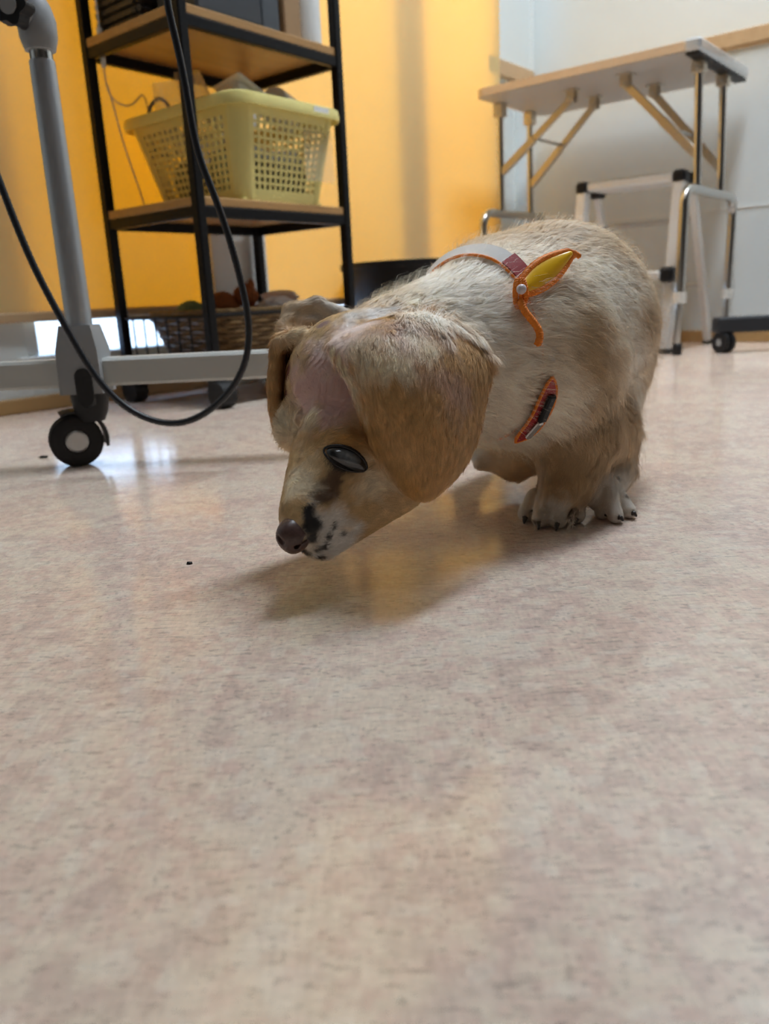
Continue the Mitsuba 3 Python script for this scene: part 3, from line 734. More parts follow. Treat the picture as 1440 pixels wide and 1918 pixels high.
# ------------------------------------------------------------------ the dog
PRIMS = [  # name, end, radius, other end, radius, blend, colour, hair length, lie of the hair
    ('skull', [-0.0114, 0.4652, 0.1056], 0.0422, [-0.0016, 0.4608, 0.097], 0.0408, 0.012, 'face', 0.005, [0.6, 0.76, 0.25]),
    ('brow_l', [-0.0293, 0.4305, 0.0864], 0.0128, [-0.0132, 0.4323, 0.0836], 0.0146, 0.01, 'face', 0.005, [0.78, 0.16, 0.61]),
    ('brow_r', [-0.047, 0.4575, 0.0848], 0.0142, [-0.047, 0.4575, 0.0848], 0.0142, 0.01, 'face', 0.006, [-0.03, 0.78, 0.62]),
    ('muzzle', [-0.0258, 0.4273, 0.0649], 0.0246, [-0.0416, 0.4003, 0.0418], 0.0126, 0.01, 'muz', 0.004, [0.59, 0.63, 0.51]),
    ('cheek', [0.0019, 0.4396, 0.0647], 0.0241, [0.0019, 0.4396, 0.0647], 0.0241, 0.016, 'muz', 0.006, [0.65, 0.73, -0.2]),
    ('jaw', [0.0053, 0.4389, 0.0542], 0.0187, [-0.0335, 0.4028, 0.0318], 0.0099, 0.008, 'muz', 0.004, [0.57, 0.8, 0.2]),
    ('neck', [0.0123, 0.492, 0.1126], 0.0404, [0.0708, 0.539, 0.1182], 0.0569, 0.014, 'cream', 0.013, [0.85, 0.53, -0.08]),
    ('chest', [0.0991, 0.5644, 0.1164], 0.0656, [0.129, 0.6036, 0.1271], 0.0665, 0.018, 'cream', 0.014, [0.76, 0.41, -0.5]),
    ('withers', [0.0856, 0.5899, 0.1457], 0.0430, [0.1414, 0.6244, 0.1468], 0.0471, 0.022, 'tan', 0.012, [0.8, 0.6, 0.04]),
    ('rump', [0.1384, 0.6187, 0.1257], 0.0658, [0.1574, 0.6593, 0.1225], 0.0662, 0.018, 'tan', 0.012, [0.7, 0.51, -0.49]),
    ('thigh', [0.166, 0.6176, 0.0948], 0.0386, [0.1594, 0.5752, 0.0602], 0.0249, 0.016, 'tan', 0.012, [0.22, -0.25, -0.94]),
    ('shank', [0.16, 0.5741, 0.0564], 0.0218, [0.17, 0.5759, 0.0246], 0.0143, 0.01, 'tan', 0.009, [0.3, 0.05, -0.95]),
    ('hock', [0.1717, 0.5733, 0.0226], 0.0134, [0.1533, 0.5377, 0.0136], 0.0112, 0.006, 'paw', 0.005, [-0.45, -0.87, -0.22]),
    ('hpaw', [0.1546, 0.5424, 0.0155], 0.0098, [0.1577, 0.5373, 0.012], 0.0075, 0.006, 'paw', 0.003, [0.45, -0.73, -0.51]),
    ('fluff', [0.1756, 0.5917, 0.0448], 0.0181, [0.1814, 0.5888, 0.0262], 0.0081, 0.01, 'tan', 0.014, [0.4, -0.24, -0.88]),
    ('shoulder', [0.1233, 0.558, 0.0926], 0.0417, [0.133, 0.5526, 0.0611], 0.0300, 0.018, 'tan', 0.012, [0.38, -0.03, -0.92]),
    ('forearm', [0.137, 0.5501, 0.0519], 0.0262, [0.1259, 0.5359, 0.0223], 0.0178, 0.01, 'leg', 0.009, [-0.32, -0.41, -0.85]),
    ('fpaw', [0.1249, 0.5317, 0.0218], 0.0162, [0.1165, 0.52, 0.0169], 0.0108, 0.006, 'leg', 0.005, [-0.55, -0.77, -0.33]),
    ('rarm', [0.1192, 0.5919, 0.0454], 0.0242, [0.1045, 0.6123, 0.0251], 0.0143, 0.01, 'leg', 0.006, [-0.45, 0.63, -0.63]),
    ('rpaw', [0.1045, 0.6123, 0.0251], 0.0134, [0.0804, 0.6206, 0.0289], 0.0093, 0.006, 'leg', 0.004, [-0.94, 0.32, 0.15]),
    ('t1', [0.1091, 0.5521, 0.0114], 0.0073, [0.0981, 0.5319, 0.0055], 0.0059, 0.0016, 'paw', 0.002, [-0.46, -0.85, -0.25]),
    ('t2', [0.1136, 0.5371, 0.0142], 0.0075, [0.105, 0.5162, 0.0057], 0.0061, 0.0016, 'paw', 0.002, [-0.36, -0.87, -0.35]),
    ('t3', [0.1223, 0.5329, 0.0148], 0.0074, [0.1159, 0.5118, 0.0057], 0.0061, 0.0016, 'paw', 0.002, [-0.27, -0.88, -0.38]),
    ('t4', [0.1336, 0.5428, 0.0126], 0.0072, [0.131, 0.5222, 0.0054], 0.0058, 0.0016, 'paw', 0.002, [-0.12, -0.94, -0.33]),
    ('h1', [0.1512, 0.541, 0.0137], 0.0064, [0.1502, 0.5282, 0.0048], 0.0052, 0.0016, 'paw', 0.002, [-0.07, -0.82, -0.57]),
    ('h2', [0.1544, 0.5311, 0.016], 0.0066, [0.1563, 0.5178, 0.005], 0.0054, 0.0016, 'paw', 0.002, [0.11, -0.77, -0.63]),
    ('h3', [0.1624, 0.5408, 0.0148], 0.0064, [0.1685, 0.5277, 0.0048], 0.0052, 0.0016, 'paw', 0.002, [0.35, -0.74, -0.57]),
    ('ear_edge', [-0.0231, 0.4302, 0.1293], 0.0017, [-0.0155, 0.4184, 0.1166], 0.0017, 0.003, 'creamy', 0.006, [0.4, -0.62, -0.67]),
    ('ear_edge', [-0.0155, 0.4184, 0.1166], 0.0017, [-0.0081, 0.4101, 0.0974], 0.0017, 0.003, 'creamy', 0.005, [0.33, -0.37, -0.87]),
    ('ear_edge', [-0.0081, 0.4101, 0.0974], 0.0017, [-0.0012, 0.4085, 0.0797], 0.0017, 0.003, 'creamy', 0.005, [0.36, -0.09, -0.93]),
    ('ear_tuft', [-0.0129, 0.4326, 0.1307], 0.0037, [-0.0253, 0.4306, 0.1308], 0.0020, 0.003, 'creamy', 0.007, [-0.99, -0.16, 0.01]),
    ('ear_fold', [0.0472, 0.4573, 0.13], 0.0039, [0.0607, 0.4466, 0.1172], 0.0033, 0.003, 'creamy', 0.006, [0.63, -0.5, -0.6]),
    ('ear_fold', [0.0607, 0.4466, 0.1172], 0.0033, [0.0573, 0.4403, 0.1056], 0.0021, 0.003, 'creamy', 0.006, [-0.25, -0.46, -0.85]),
    ('rear_rim', [-0.0577, 0.4666, 0.1302], 0.0028, [-0.0602, 0.4615, 0.111], 0.0028, 0.003, 'ear', 0.005, [-0.12, -0.26, -0.96]),
    ('rear_rim', [-0.0602, 0.4615, 0.111], 0.0028, [-0.0593, 0.4581, 0.0908], 0.0025, 0.003, 'ear', 0.005, [0.04, -0.16, -0.99]),
    ('rear_fold', [-0.0559, 0.4664, 0.1331], 0.0037, [-0.0438, 0.463, 0.1357], 0.0036, 0.003, 'creamy', 0.006, [0.94, -0.27, 0.2]),
    ('rear_fold', [-0.0438, 0.463, 0.1357], 0.0036, [-0.0316, 0.4547, 0.1282], 0.0027, 0.003, 'creamy', 0.006, [0.74, -0.5, -0.45]),
    ('rear_cup', [-0.0488, 0.487, 0.1404], 0.0083, [-0.026, 0.489, 0.1399], 0.0083, 0.003, 'greyw', 0.004, [1.0, 0.08, -0.02]),
    ('rear_cup', [-0.0541, 0.4763, 0.1392], 0.0040, [-0.0496, 0.4852, 0.1492], 0.0044, 0.003, 'tan', 0.005, [0.32, 0.63, 0.71]),
    ('rear_cup', [-0.0496, 0.4852, 0.1492], 0.0044, [-0.0347, 0.4881, 0.1521], 0.0044, 0.003, 'tan', 0.005, [0.96, 0.19, 0.19]),
    ('rear_cup', [-0.0347, 0.4881, 0.1521], 0.0044, [-0.0195, 0.4804, 0.1466], 0.0038, 0.003, 'greyw', 0.005, [0.85, -0.43, -0.31]),
    ('brow_tuft', [-0.043, 0.4387, 0.0917], 0.0044, [-0.0369, 0.4325, 0.0882], 0.0044, 0.003, 'creamy', 0.008, [0.66, -0.66, -0.37]),
    ('brow_edge', [-0.0328, 0.4196, 0.0844], 0.0043, [-0.0193, 0.4153, 0.0839], 0.0042, 0.003, 'orange', 0.004, [0.95, -0.3, -0.03]),
    ('brow_edge', [-0.0193, 0.4153, 0.0839], 0.0042, [-0.0058, 0.4144, 0.0765], 0.0040, 0.003, 'orange', 0.004, [0.88, -0.06, -0.48]),
    ('brow_edge', [-0.0458, 0.4441, 0.085], 0.0048, [-0.0526, 0.448, 0.0804], 0.0049, 0.003, 'creamy', 0.006, [-0.75, 0.43, -0.51]),
    ('nose_bridge', [-0.038, 0.4307, 0.0738], 0.0100, [-0.0451, 0.4028, 0.0511], 0.0084, 0.008, 'muz', 0.003, [-0.19, -0.76, -0.62]),
    ('r1', [0.0825, 0.623, 0.0301], 0.0055, [0.0752, 0.6191, 0.0312], 0.0055, 0.002, 'paw', 0.0025, [-0.88, -0.46, 0.13]),
    ('r2', [0.0849, 0.6192, 0.0238], 0.0059, [0.0776, 0.6154, 0.0249], 0.0059, 0.002, 'paw', 0.0025, [-0.88, -0.46, 0.14]),
]
EAR_LEFT = [
    [[-0.0032, 0.4711, 0.1274], [0.0188, 0.4728, 0.1339], [0.0425, 0.4868, 0.1244]],
    [[-0.0145, 0.4462, 0.1351], [0.0166, 0.4462, 0.1428], [0.0499, 0.4652, 0.1325]],
    [[-0.0231, 0.4304, 0.1302], [0.0164, 0.4137, 0.1336], [0.0604, 0.4489, 0.1182]],
    [[-0.0161, 0.4184, 0.1164], [0.0178, 0.3997, 0.1163], [0.0576, 0.4383, 0.102]],
    [[-0.0086, 0.4102, 0.0974], [0.019, 0.3945, 0.097], [0.0525, 0.4304, 0.0843]],
    [[-0.0018, 0.4095, 0.0795], [0.0194, 0.3937, 0.0787], [0.0453, 0.4233, 0.0695]],
    [[0.0071, 0.4131, 0.0623], [0.02, 0.3997, 0.0624], [0.0348, 0.4192, 0.0579]],
    [[0.0166, 0.4177, 0.0525], [0.0204, 0.4134, 0.0517], [0.0253, 0.4184, 0.0514]],
]
EAR_RIGHT = [
    [[-0.0449, 0.4724, 0.1323], [-0.0384, 0.4709, 0.1345], [-0.0321, 0.4661, 0.132]],
    [[-0.0556, 0.4684, 0.133], [-0.0494, 0.4808, 0.1327], [-0.0422, 0.4817, 0.1286]],
    [[-0.0589, 0.4635, 0.1184], [-0.0558, 0.4754, 0.1166], [-0.0481, 0.4804, 0.1158]],
    [[-0.0609, 0.4595, 0.1036], [-0.058, 0.4703, 0.1016], [-0.0506, 0.474, 0.0999]],
    [[-0.0599, 0.4581, 0.0909], [-0.0581, 0.4647, 0.0885], [-0.0552, 0.4667, 0.0881]],
]
SPOTS = [  # place, radius, colour, hair length, density
    ([-0.0309, 0.4289, 0.113], 0.0328, 'pink', 0.002, 0.14),
    ([-0.0138, 0.4311, 0.1386], 0.0254, 'pinkw', 0.0025, 0.2),
    ([-0.0257, 0.4239, 0.1005], 0.0199, 'pinkd', 0.002, 0.22),
    ([-0.0386, 0.4336, 0.1114], 0.0173, 'pinkd', 0.002, 0.25),
    ([-0.0037, 0.457, 0.1464], 0.0223, 'greyw', 0.005, 0.7),
    ([-0.0382, 0.422, 0.0914], 0.0074, 'creamy', 0.008, 1),
    ([-0.0532, 0.4438, 0.0857], 0.0120, 'creamy', 0.007, 1),
    ([-0.0192, 0.4071, 0.0746], 0.0128, 'dark', 0.002, 0.6),
    ([-0.0263, 0.4005, 0.0636], 0.0072, 'stain', 0.004, 1),
    ([-0.0308, 0.3972, 0.059], 0.0093, 'stain', 0.004, 1),
    ([-0.0177, 0.4108, 0.0846], 0.0128, 'orange', 0.004, 1),
    ([-0.0049, 0.4115, 0.0601], 0.0170, 'creamy', 0.006, 1),
    ([-0.0449, 0.4036, 0.0653], 0.0128, 'creamy', 0.004, 1),
    ([-0.0303, 0.3929, 0.0373], 0.0193, 'white', 0.004, 1),
    ([-0.0248, 0.3992, 0.0278], 0.0169, 'white', 0.004, 1),
    ([-0.0378, 0.3892, 0.0445], 0.0068, 'black', 0.002, 1),
    ([-0.0396, 0.3916, 0.0516], 0.0049, 'black', 0.002, 1),
    ([-0.0379, 0.389, 0.0381], 0.0046, 'black', 0.002, 1),
    ([-0.0431, 0.3945, 0.0297], 0.0044, 'black', 0.002, 1),
    ([-0.0361, 0.3918, 0.0313], 0.0028, 'dark', 0.002, 1),
    ([-0.0351, 0.3954, 0.0254], 0.0033, 'dark', 0.003, 1),
    ([-0.0422, 0.3956, 0.0281], 0.0031, 'dark', 0.003, 1),
    ([-0.0303, 0.3927, 0.0365], 0.0025, 'dark', 0.003, 1),
    ([-0.0274, 0.396, 0.0412], 0.0022, 'dark', 0.003, 1),
    ([-0.0322, 0.3921, 0.0322], 0.0022, 'dark', 0.003, 1),
    ([-0.0228, 0.3985, 0.0367], 0.0022, 'dark', 0.003, 1),
    ([0.0175, 0.4093, 0.1327], 0.0296, 'pinkear', 0.005, 0.7),
    ([0.0386, 0.41, 0.1103], 0.0219, 'pinkear', 0.005, 0.7),
    ([-0.0045, 0.4037, 0.1236], 0.0187, 'creamy', 0.007, 1),
    ([0.0226, 0.3974, 0.0634], 0.0246, 'earlow', 0.006, 1),
    ([-0.0034, 0.4008, 0.0917], 0.0190, 'earlow', 0.006, 1),
    ([0.0178, 0.3911, 0.0922], 0.0264, 'earmid', 0.006, 1),
    ([-0.0513, 0.456, 0.1157], 0.0079, 'redin', 0.0015, 0.1),
    ([-0.0526, 0.4544, 0.1039], 0.0067, 'redin', 0.0015, 0.1),
    ([-0.0519, 0.4767, 0.1231], 0.0063, 'redin', 0.0015, 0.1),
    ([-0.03, 0.4531, 0.1413], 0.0071, 'purple', 0.002, 0.15),
    ([0.1119, 0.5775, 0.1916], 0.0441, 'tan', 0.012, 1),
    ([0.1569, 0.5802, 0.1863], 0.0482, 'tan', 0.012, 1),
    ([0.124, 0.502, 0.1229], 0.0364, 'tan', 0.014, 1),
    ([0.1918, 0.5725, 0.1308], 0.0338, 'tan2', 0.012, 1),
    ([0.1555, 0.5465, 0.1573], 0.0318, 'whitish', 0.012, 1),
    ([0.176, 0.5556, 0.1105], 0.0221, 'whitish', 0.012, 1),
    ([0.1842, 0.5719, 0.0789], 0.0230, 'whitish', 0.012, 1),
    ([0.1417, 0.516, 0.0943], 0.0310, 'tan', 0.012, 1),
    ([0.1241, 0.5032, 0.1294], 0.0264, 'tan2', 0.014, 1),
    ([0.1324, 0.5077, 0.1057], 0.0236, 'tan2', 0.014, 1),
    ([0.1587, 0.5446, 0.1503], 0.0141, 'whitish', 0.012, 1),
    ([0.1625, 0.5395, 0.1296], 0.0142, 'whitish', 0.012, 1),
    ([0.1722, 0.5511, 0.1074], 0.0132, 'whitish', 0.012, 1),
    ([0.183, 0.5709, 0.0829], 0.0138, 'whitish', 0.012, 1),
    ([0.1939, 0.5805, 0.1452], 0.0227, 'tan2', 0.012, 1),
    ([0.0957, 0.4933, 0.1405], 0.0290, 'cream', 0.013, 1),
    ([0.0819, 0.4889, 0.0935], 0.0459, 'cream', 0.014, 1),
    ([0.1012, 0.503, 0.0808], 0.0339, 'cream', 0.014, 1),
    ([0.1233, 0.5224, 0.0374], 0.0323, 'leg', 0.006, 1),
    ([0.1134, 0.5088, 0.01], 0.0178, 'paw', 0.0025, 1),
    ([0.0756, 0.615, 0.035], 0.0109, 'white', 0.003, 1),
    ([0.1646, 0.5429, 0.0249], 0.0030, 'stain', 0.002, 0.5),
    ([0.1681, 0.5322, 0.0143], 0.0030, 'stain', 0.002, 0.5),
    ([-0.0234, 0.4254, 0.1291], 0.0036, 'edge', 0.006, 1),
    ([-0.0206, 0.4202, 0.1252], 0.0036, 'edge', 0.006, 1),
    ([-0.018, 0.4169, 0.1204], 0.0036, 'edge', 0.006, 1),
    ([-0.0154, 0.4135, 0.1157], 0.0036, 'edge', 0.006, 1),
    ([-0.0129, 0.4106, 0.1104], 0.0036, 'edge', 0.006, 1),
    ([-0.0104, 0.4075, 0.1047], 0.0035, 'edge', 0.006, 1),
    ([-0.0079, 0.4048, 0.0987], 0.0035, 'edge', 0.006, 1),
    ([-0.0026, 0.399, 0.108], 0.0160, 'earmid', 0.006, 1),
    ([0.0255, 0.4101, 0.1297], 0.0135, 'creamy', 0.005, 0.9),
    ([0.0088, 0.3995, 0.1233], 0.0132, 'creamy', 0.005, 0.8),
    ([0.0432, 0.5138, 0.165], 0.0397, 'neckw', 0.013, 1),
    ([0.0612, 0.4763, 0.1333], 0.0375, 'neckw', 0.013, 1),
    ([0.0278, 0.4393, 0.1419], 0.0201, 'neckw', 0.013, 1),
]
EYE = [[-0.0302, 0.4103, 0.0807], [-0.0073, 0.4102, 0.0688], [-0.0195, 0.4073, 0.0752]]
NOSE = [([-0.0441, 0.3989, 0.0441], 0.0067), ([-0.0483, 0.392, 0.0417], 0.0061), ([-0.0499, 0.391, 0.038], 0.0056), ([-0.0437, 0.3919, 0.0374], 0.0049), ([-0.0399, 0.3989, 0.0404], 0.0049), ([-0.0481, 0.3938, 0.033], 0.0036)]
NOSTRILS = [([-0.0459, 0.3881, 0.0353], 0.0019, [-0.0408, 0.3881, 0.0385], 0.0009), ([-0.0524, 0.3861, 0.0374], 0.0012, [-0.054, 0.3877, 0.0398], 0.0008)]
CLAWS = [([0.0966, 0.5269, 0.0043], [0.0954, 0.5242, 0.0006]), ([0.1034, 0.5112, 0.0046], [0.1021, 0.5085, 0.001]), ([0.1143, 0.5068, 0.0046], [0.1129, 0.5041, 0.001]), ([0.1292, 0.5172, 0.0043], [0.1279, 0.5145, 0.0006]), ([0.1511, 0.5236, 0.0048], [0.1536, 0.5214, 0.0034]), ([0.1571, 0.5132, 0.0051], [0.1595, 0.511, 0.0037]), ([0.1692, 0.5231, 0.0048], [0.1717, 0.521, 0.0034])]
COLLAR = ([0.0597, 0.5447, 0.1201], [0.779, 0.624, 0.067])
BOW_AT = [[0.0862, 0.4976, 0.1528]]
LOOP = [[0.0888, 0.4997, 0.1548], [0.1057, 0.5111, 0.1605], [0.1218, 0.5313, 0.1684]]
TAIL = [[0.0862, 0.494, 0.1472], [0.0882, 0.4908, 0.1409], [0.092, 0.4905, 0.136], [0.096, 0.4898, 0.1296], [0.0948, 0.4882, 0.1219]]
RED = [[0.0802, 0.5066, 0.1632], [0.084, 0.5002, 0.1566], [0.0859, 0.4959, 0.1503]]
BUCKLE = [[0.0811, 0.4838, 0.1054], [0.0749, 0.486, 0.0925], [0.0674, 0.4921, 0.0805], [0.0519, 0.4255, 0.0851]]


def round_cone(p, a, ra, b, rb):
    a, b = np.asarray(a, float), np.asarray(b, float)
    ab = b - a
    t = np.clip(((p - a) @ ab) / max(ab @ ab, 1e-12), 0, 1)
    return np.linalg.norm(p - a - t[..., None] * ab, axis=-1) - (ra + t * (rb - ra))


def smooth_min(a, b, k):
    q = np.maximum(k - np.abs(a - b), 0) / k
    return np.minimum(a, b) - q * q * k * 0.25


def ear_surface(rows, n=70):
    """A smooth sheet through the rows of the ear: points (n, n, 3)."""
    g = np.array(rows, float)
    i, j = np.linspace(0, 1, g.shape[0]), np.linspace(0, 1, g.shape[1])
    t, s = np.linspace(0, 1, n), np.linspace(0, 1, n)
    out = np.empty((n, n, 3))
    for k in range(3):
        a = make_interp_spline(i, g[..., k], k=3, axis=0)(t)
        out[..., k] = make_interp_spline(j, a, k=2, axis=1)(s)
    return out


def dog_field(h):
    lo, hi = np.array([-.10, .355, -.006]), np.array([.30, .78, .29])
    n = np.ceil((hi - lo) / h).astype(int) + 1
    ax = [lo[k] + h * np.arange(n[k]) for k in range(3)]
    field = np.full(n, 1.0)

    def add(fn, a, b, k):
        i0 = np.maximum(np.floor((a - lo) / h).astype(int), 0)
        i1 = np.minimum(np.ceil((b - lo) / h).astype(int) + 1, n)
        sl = tuple(slice(x, y) for x, y in zip(i0, i1))
        p = np.stack(np.meshgrid(*[ax[q][sl[q]] for q in range(3)], indexing='ij'), -1)
        field[sl] = smooth_min(field[sl], fn(p), k)

    for name, a, ra, b, rb, k, col, length, lie in PRIMS:
        m = max(ra, rb) + k + .03
        add(lambda p: round_cone(p, a, ra, b, rb), np.minimum(a, b) - m, np.maximum(a, b) + m, k)
    for rows in (EAR_LEFT, EAR_RIGHT):
        pts = ear_surface(rows).reshape(-1, 3)
        tree = cKDTree(pts)

        def sheet(p):
            return tree.query(p.reshape(-1, 3), distance_upper_bound=.02)[0].clip(0, .02).reshape(p.shape[:-1]) - .0024
        add(sheet, pts.min(0) - .012, pts.max(0) + .012, .003)
    return field, lo, ax


def surface_nets(field, lo, h):
    """One vertex in every cell that the surface crosses, one quad across every crossed edge."""
    s = field < 0
    n = np.array(field.shape)
    c = n - 1
    corner = [(i, j, k) for i in (0, 1) for j in (0, 1) for k in (0, 1)]
    val = np.stack([field[i:i + c[0], j:j + c[1], k:k + c[2]] for i, j, k in corner], -1)
    ins = val < 0
    act = ins.any(-1) & ~ins.all(-1)
    cell = np.argwhere(act)
    v = val[act]
    acc, cnt = np.zeros((len(v), 3)), np.zeros(len(v))
    for x in range(8):
        for y in range(x + 1, 8):
            cx, cy = np.array(corner[x]), np.array(corner[y])
            if np.abs(cx - cy).sum() != 1:
                continue
            cross = (v[:, x] < 0) != (v[:, y] < 0)
            t = v[:, x] / np.where(cross, v[:, x] - v[:, y], 1)
            acc += np.where(cross[:, None], cx + t[:, None] * (cy - cx), 0)
            cnt += cross
    verts = lo + h * (cell + acc / cnt[:, None])
    index = np.full(c, -1)
    index[act] = np.arange(len(cell))
    quads = []
    for k in range(3):
        u, w = (k + 1) % 3, (k + 2) % 3
        a = [slice(1, -1)] * 3
        a[k] = slice(0, -1)
        b = list(a)
        b[k] = slice(1, None)
        s0, s1 = s[tuple(a)], s[tuple(b)]
        e = np.argwhere(s0 != s1)
        inside = s0[s0 != s1]
        e = e + np.array([1 if q != k else 0 for q in range(3)])
        du, dw = np.eye(3, dtype=int)[u], np.eye(3, dtype=int)[w]
        ok = np.all(e < c, axis=1)
        e, inside = e[ok], inside[ok]
        q = np.stack([index[tuple((e - du - dw).T)], index[tuple((e - dw).T)], index[tuple(e.T)], index[tuple((e - du).T)]], 1)
        q[~inside] = q[~inside][:, ::-1]
        quads.append(q)
    q = np.vstack(quads)
    q = q[(q >= 0).all(1)]
    return verts, np.vstack([q[:, [0, 1, 2]], q[:, [0, 2, 3]]])


COLOUR = {'face': (.60, .41, .20), 'muz': (.57, .385, .185), 'cream': (.86, .77, .63), 'tan': (.62, .465, .285), 'tan2': (.52, .375, .215), 'leg': (.52, .35, .185), 'paw': (.66, .60, .52),
          'ear': (.56, .335, .14), 'pink': (.58, .41, .36), 'pinkw': (.72, .60, .56), 'pinkd': (.54, .335, .295), 'greyw': (.70, .67, .64), 'whitish': (.89, .83, .73), 'purple': (.20, .13, .14), 'creamy': (.80, .68, .48),
          'dark': (.035, .026, .022), 'stain': (.13, .075, .04), 'orange': (.50, .27, .085), 'white': (.72, .69, .64), 'black': (.014, .012, .012), 'pinkear': (.54, .35, .25), 'earlow': (.50, .27, .09), 'earmid': (.60, .36, .15),
          'redin': (.16, .050, .035), 'edge': (.72, .60, .40), 'neckw': (.91, .85, .75)}
SHARP = ('dark', 'black', 'redin', 'purple', 'stain', 'edge')
H = .0018
field, lo, axes = dog_field(H)
DV, DF = surface_nets(field, lo, H)
DV[:, 2] = np.maximum(DV[:, 2], .0004)
body = trimesh.Trimesh(DV, DF, process=False)
parts = trimesh.graph.connected_components(body.face_adjacency, min_len=500)
body.update_faces(np.concatenate(parts))
body.remove_unreferenced_vertices()
trimesh.smoothing.filter_taubin(body, .5, .53, 6)
DV, DF = np.array(body.vertices), np.array(body.faces)
DN = np.array(body.vertex_normals)
ear_pts = [ear_surface(EAR_LEFT), ear_surface(EAR_RIGHT)]
ear_tree = [cKDTree(e.reshape(-1, 3)) for e in ear_pts]
ear_flow = [np.gradient(e, axis=0).reshape(-1, 3) for e in ear_pts]
ear_flow = [g / (np.linalg.norm(g, axis=1, keepdims=True) + 1e-9) for g in ear_flow]


def coat(p):
    """Colour, hair length, density and lie of the coat at points on the dog."""
    num = np.zeros((len(p), 8))
    den = np.zeros(len(p))
    for name, a, ra, b, rb, k, col, length, lie in PRIMS:
        w = np.exp(-np.maximum(round_cone(p, a, ra, b, rb), -.004) / .0035)
        num += w[:, None] * np.array([*COLOUR[col], length, 1.0, *lie])
        den += w
    for tree, flow in zip(ear_tree, ear_flow):
        d, i = tree.query(p)
        w = 12 * np.exp(-np.maximum(d - .0022, 0) / .0016)
        num += w[:, None] * np.c_[np.tile([*COLOUR['ear'], .0055, 1.0], (len(p), 1)), flow[i]]
        den += w
    out = num / den[:, None]
    wob = meshkit.fbm(p * 130, 3, 5) - .5
    for c, r, col, length, dens in SPOTS:
        d = np.linalg.norm(p - np.array(c), axis=1) + wob * r * (.6 if col in SHARP else 1.4)
        w = 1 - np.clip((d / r - (.55 if col in SHARP else .15)) / (.45 if col in SHARP else .95), 0, 1)
        w = w * w * (3 - 2 * w)
        tgt = np.array([*COLOUR[col], length, dens])
        out[:, :5] = out[:, :5] * (1 - w[:, None]) + tgt * w[:, None]
    tone = 1 + .22 * (meshkit.fbm(p * 45, 3, 8) - .5)
    out[:, :3] *= tone[:, None]
    return out


from scipy.ndimage import map_coordinates
# the left eye's place and axes on the head
def field_at(p):
    return map_coordinates(field, ((np.atleast_2d(p) - lo) / H).T, order=1, cval=1.0, mode='nearest')


def to_surface(p, n, span=.012):
    s = np.arange(span, -span, -.0002)
    q = np.atleast_2d(p)[:, None] + s[None, :, None] * n
    k = np.argmax(field_at(q.reshape(-1, 3)).reshape(q.shape[:2]) < 0, axis=1)
    return q[np.arange(len(q)), k]


e0, e1_, ec = [np.array(x) for x in EYE]
g_ = np.array([[.003, 0, 0], [0, .003, 0], [0, 0, .003]])
out_ = np.mean([[field_at(q + d)[0] - field_at(q - d)[0] for d in g_] for q in (e0, e1_, ec)], 0)
out_ /= np.linalg.norm(out_)
ex = e1_ - e0
ex -= out_ * (out_ @ ex)
EL, EH = np.linalg.norm(ex) / 2 * .97, .0056
ex /= np.linalg.norm(ex)
ey = np.cross(out_, ex)
eye_mid = to_surface((e0 + e1_) / 2 - ey * .0010, out_)[0]
EYES = [(eye_mid, ex, ey, out_)]
by_name = {p[0]: (np.array(p[1]), np.array(p[3])) for p in PRIMS}
mz0, mz1 = by_name['muzzle']
mirror = np.cross(mz1 - mz0, sum(by_name['brow_tuft']) / 2 - mz1)       # normal of the head's plane of symmetry
mirror /= np.linalg.norm(mirror)
flip_ = lambda v: v - 2 * (v @ mirror) * mirror  # noqa: E731
mo = flip_(out_)
EYES.append((to_surface(mz1 + flip_(eye_mid - mz1), mo, .02)[0], flip_(ex), -flip_(ey), mo))
body = trimesh.Trimesh(DV, DF, process=False)
cc = coat(DV)
dog = thing('dog', 'old tan and cream dog with hanging ears sniffing the floor', 'dog')
skin = cc[:, :3] * np.where(cc[:, 4:5] < .5, 1.0, .92)
scene['dog__body'] = ply(body, 'mat_skin', smooth=True, color=skin)

# the coat: narrow tapering blades rooted in the skin
N_HAIR = 440000
rs = np.random.default_rng(3)
fn_ = np.array(body.face_normals)
area = np.array(body.area_faces)
cen = DV[DF].mean(1)
wt_ = area * np.where(cen[:, 1] < .50, 3.2, 1.0)       # the head has the finest, closest hair
fi = rs.choice(len(DF), N_HAIR, p=wt_ / wt_.sum())
u, v = rs.random((2, N_HAIR))
flip = u + v > 1
u[flip], v[flip] = 1 - u[flip], 1 - v[flip]
tri = DV[DF[fi]]
root = tri[:, 0] + u[:, None] * (tri[:, 1] - tri[:, 0]) + v[:, None] * (tri[:, 2] - tri[:, 0])
VN = np.array(body.vertex_normals)[DF[fi]]
nrm = VN[:, 0] * (1 - u - v)[:, None] + VN[:, 1] * u[:, None] + VN[:, 2] * v[:, None]
nrm /= np.linalg.norm(nrm, axis=1, keepdims=True) + 1e-9
ct_ = coat(root)
keep = (rs.random(N_HAIR) < ct_[:, 4]) & (root[:, 2] > .0015)
for mid_, ex, ey, out_ in EYES:
    lx, ly, lz = (root - mid_) @ ex, (root - mid_) @ ey, (root - mid_) @ out_
    keep &= ((lx / (EL - .0002)) ** 2 + (ly / (EH + .0001)) ** 2 > 1) | (np.abs(lz) > .012)
keep &= np.min([np.linalg.norm(root - np.array(c), axis=1) - r for c, r in NOSE], 0) > .001
root, nrm, ct_ = root[keep], nrm[keep], ct_[keep]
K = len(root)
flow = ct_[:, 5:8] - nrm * (ct_[:, 5:8] * nrm).sum(1, keepdims=True)
swirl = np.stack([meshkit.fbm(root * 70, 2, s) - .5 for s in (11, 12, 13)], -1)
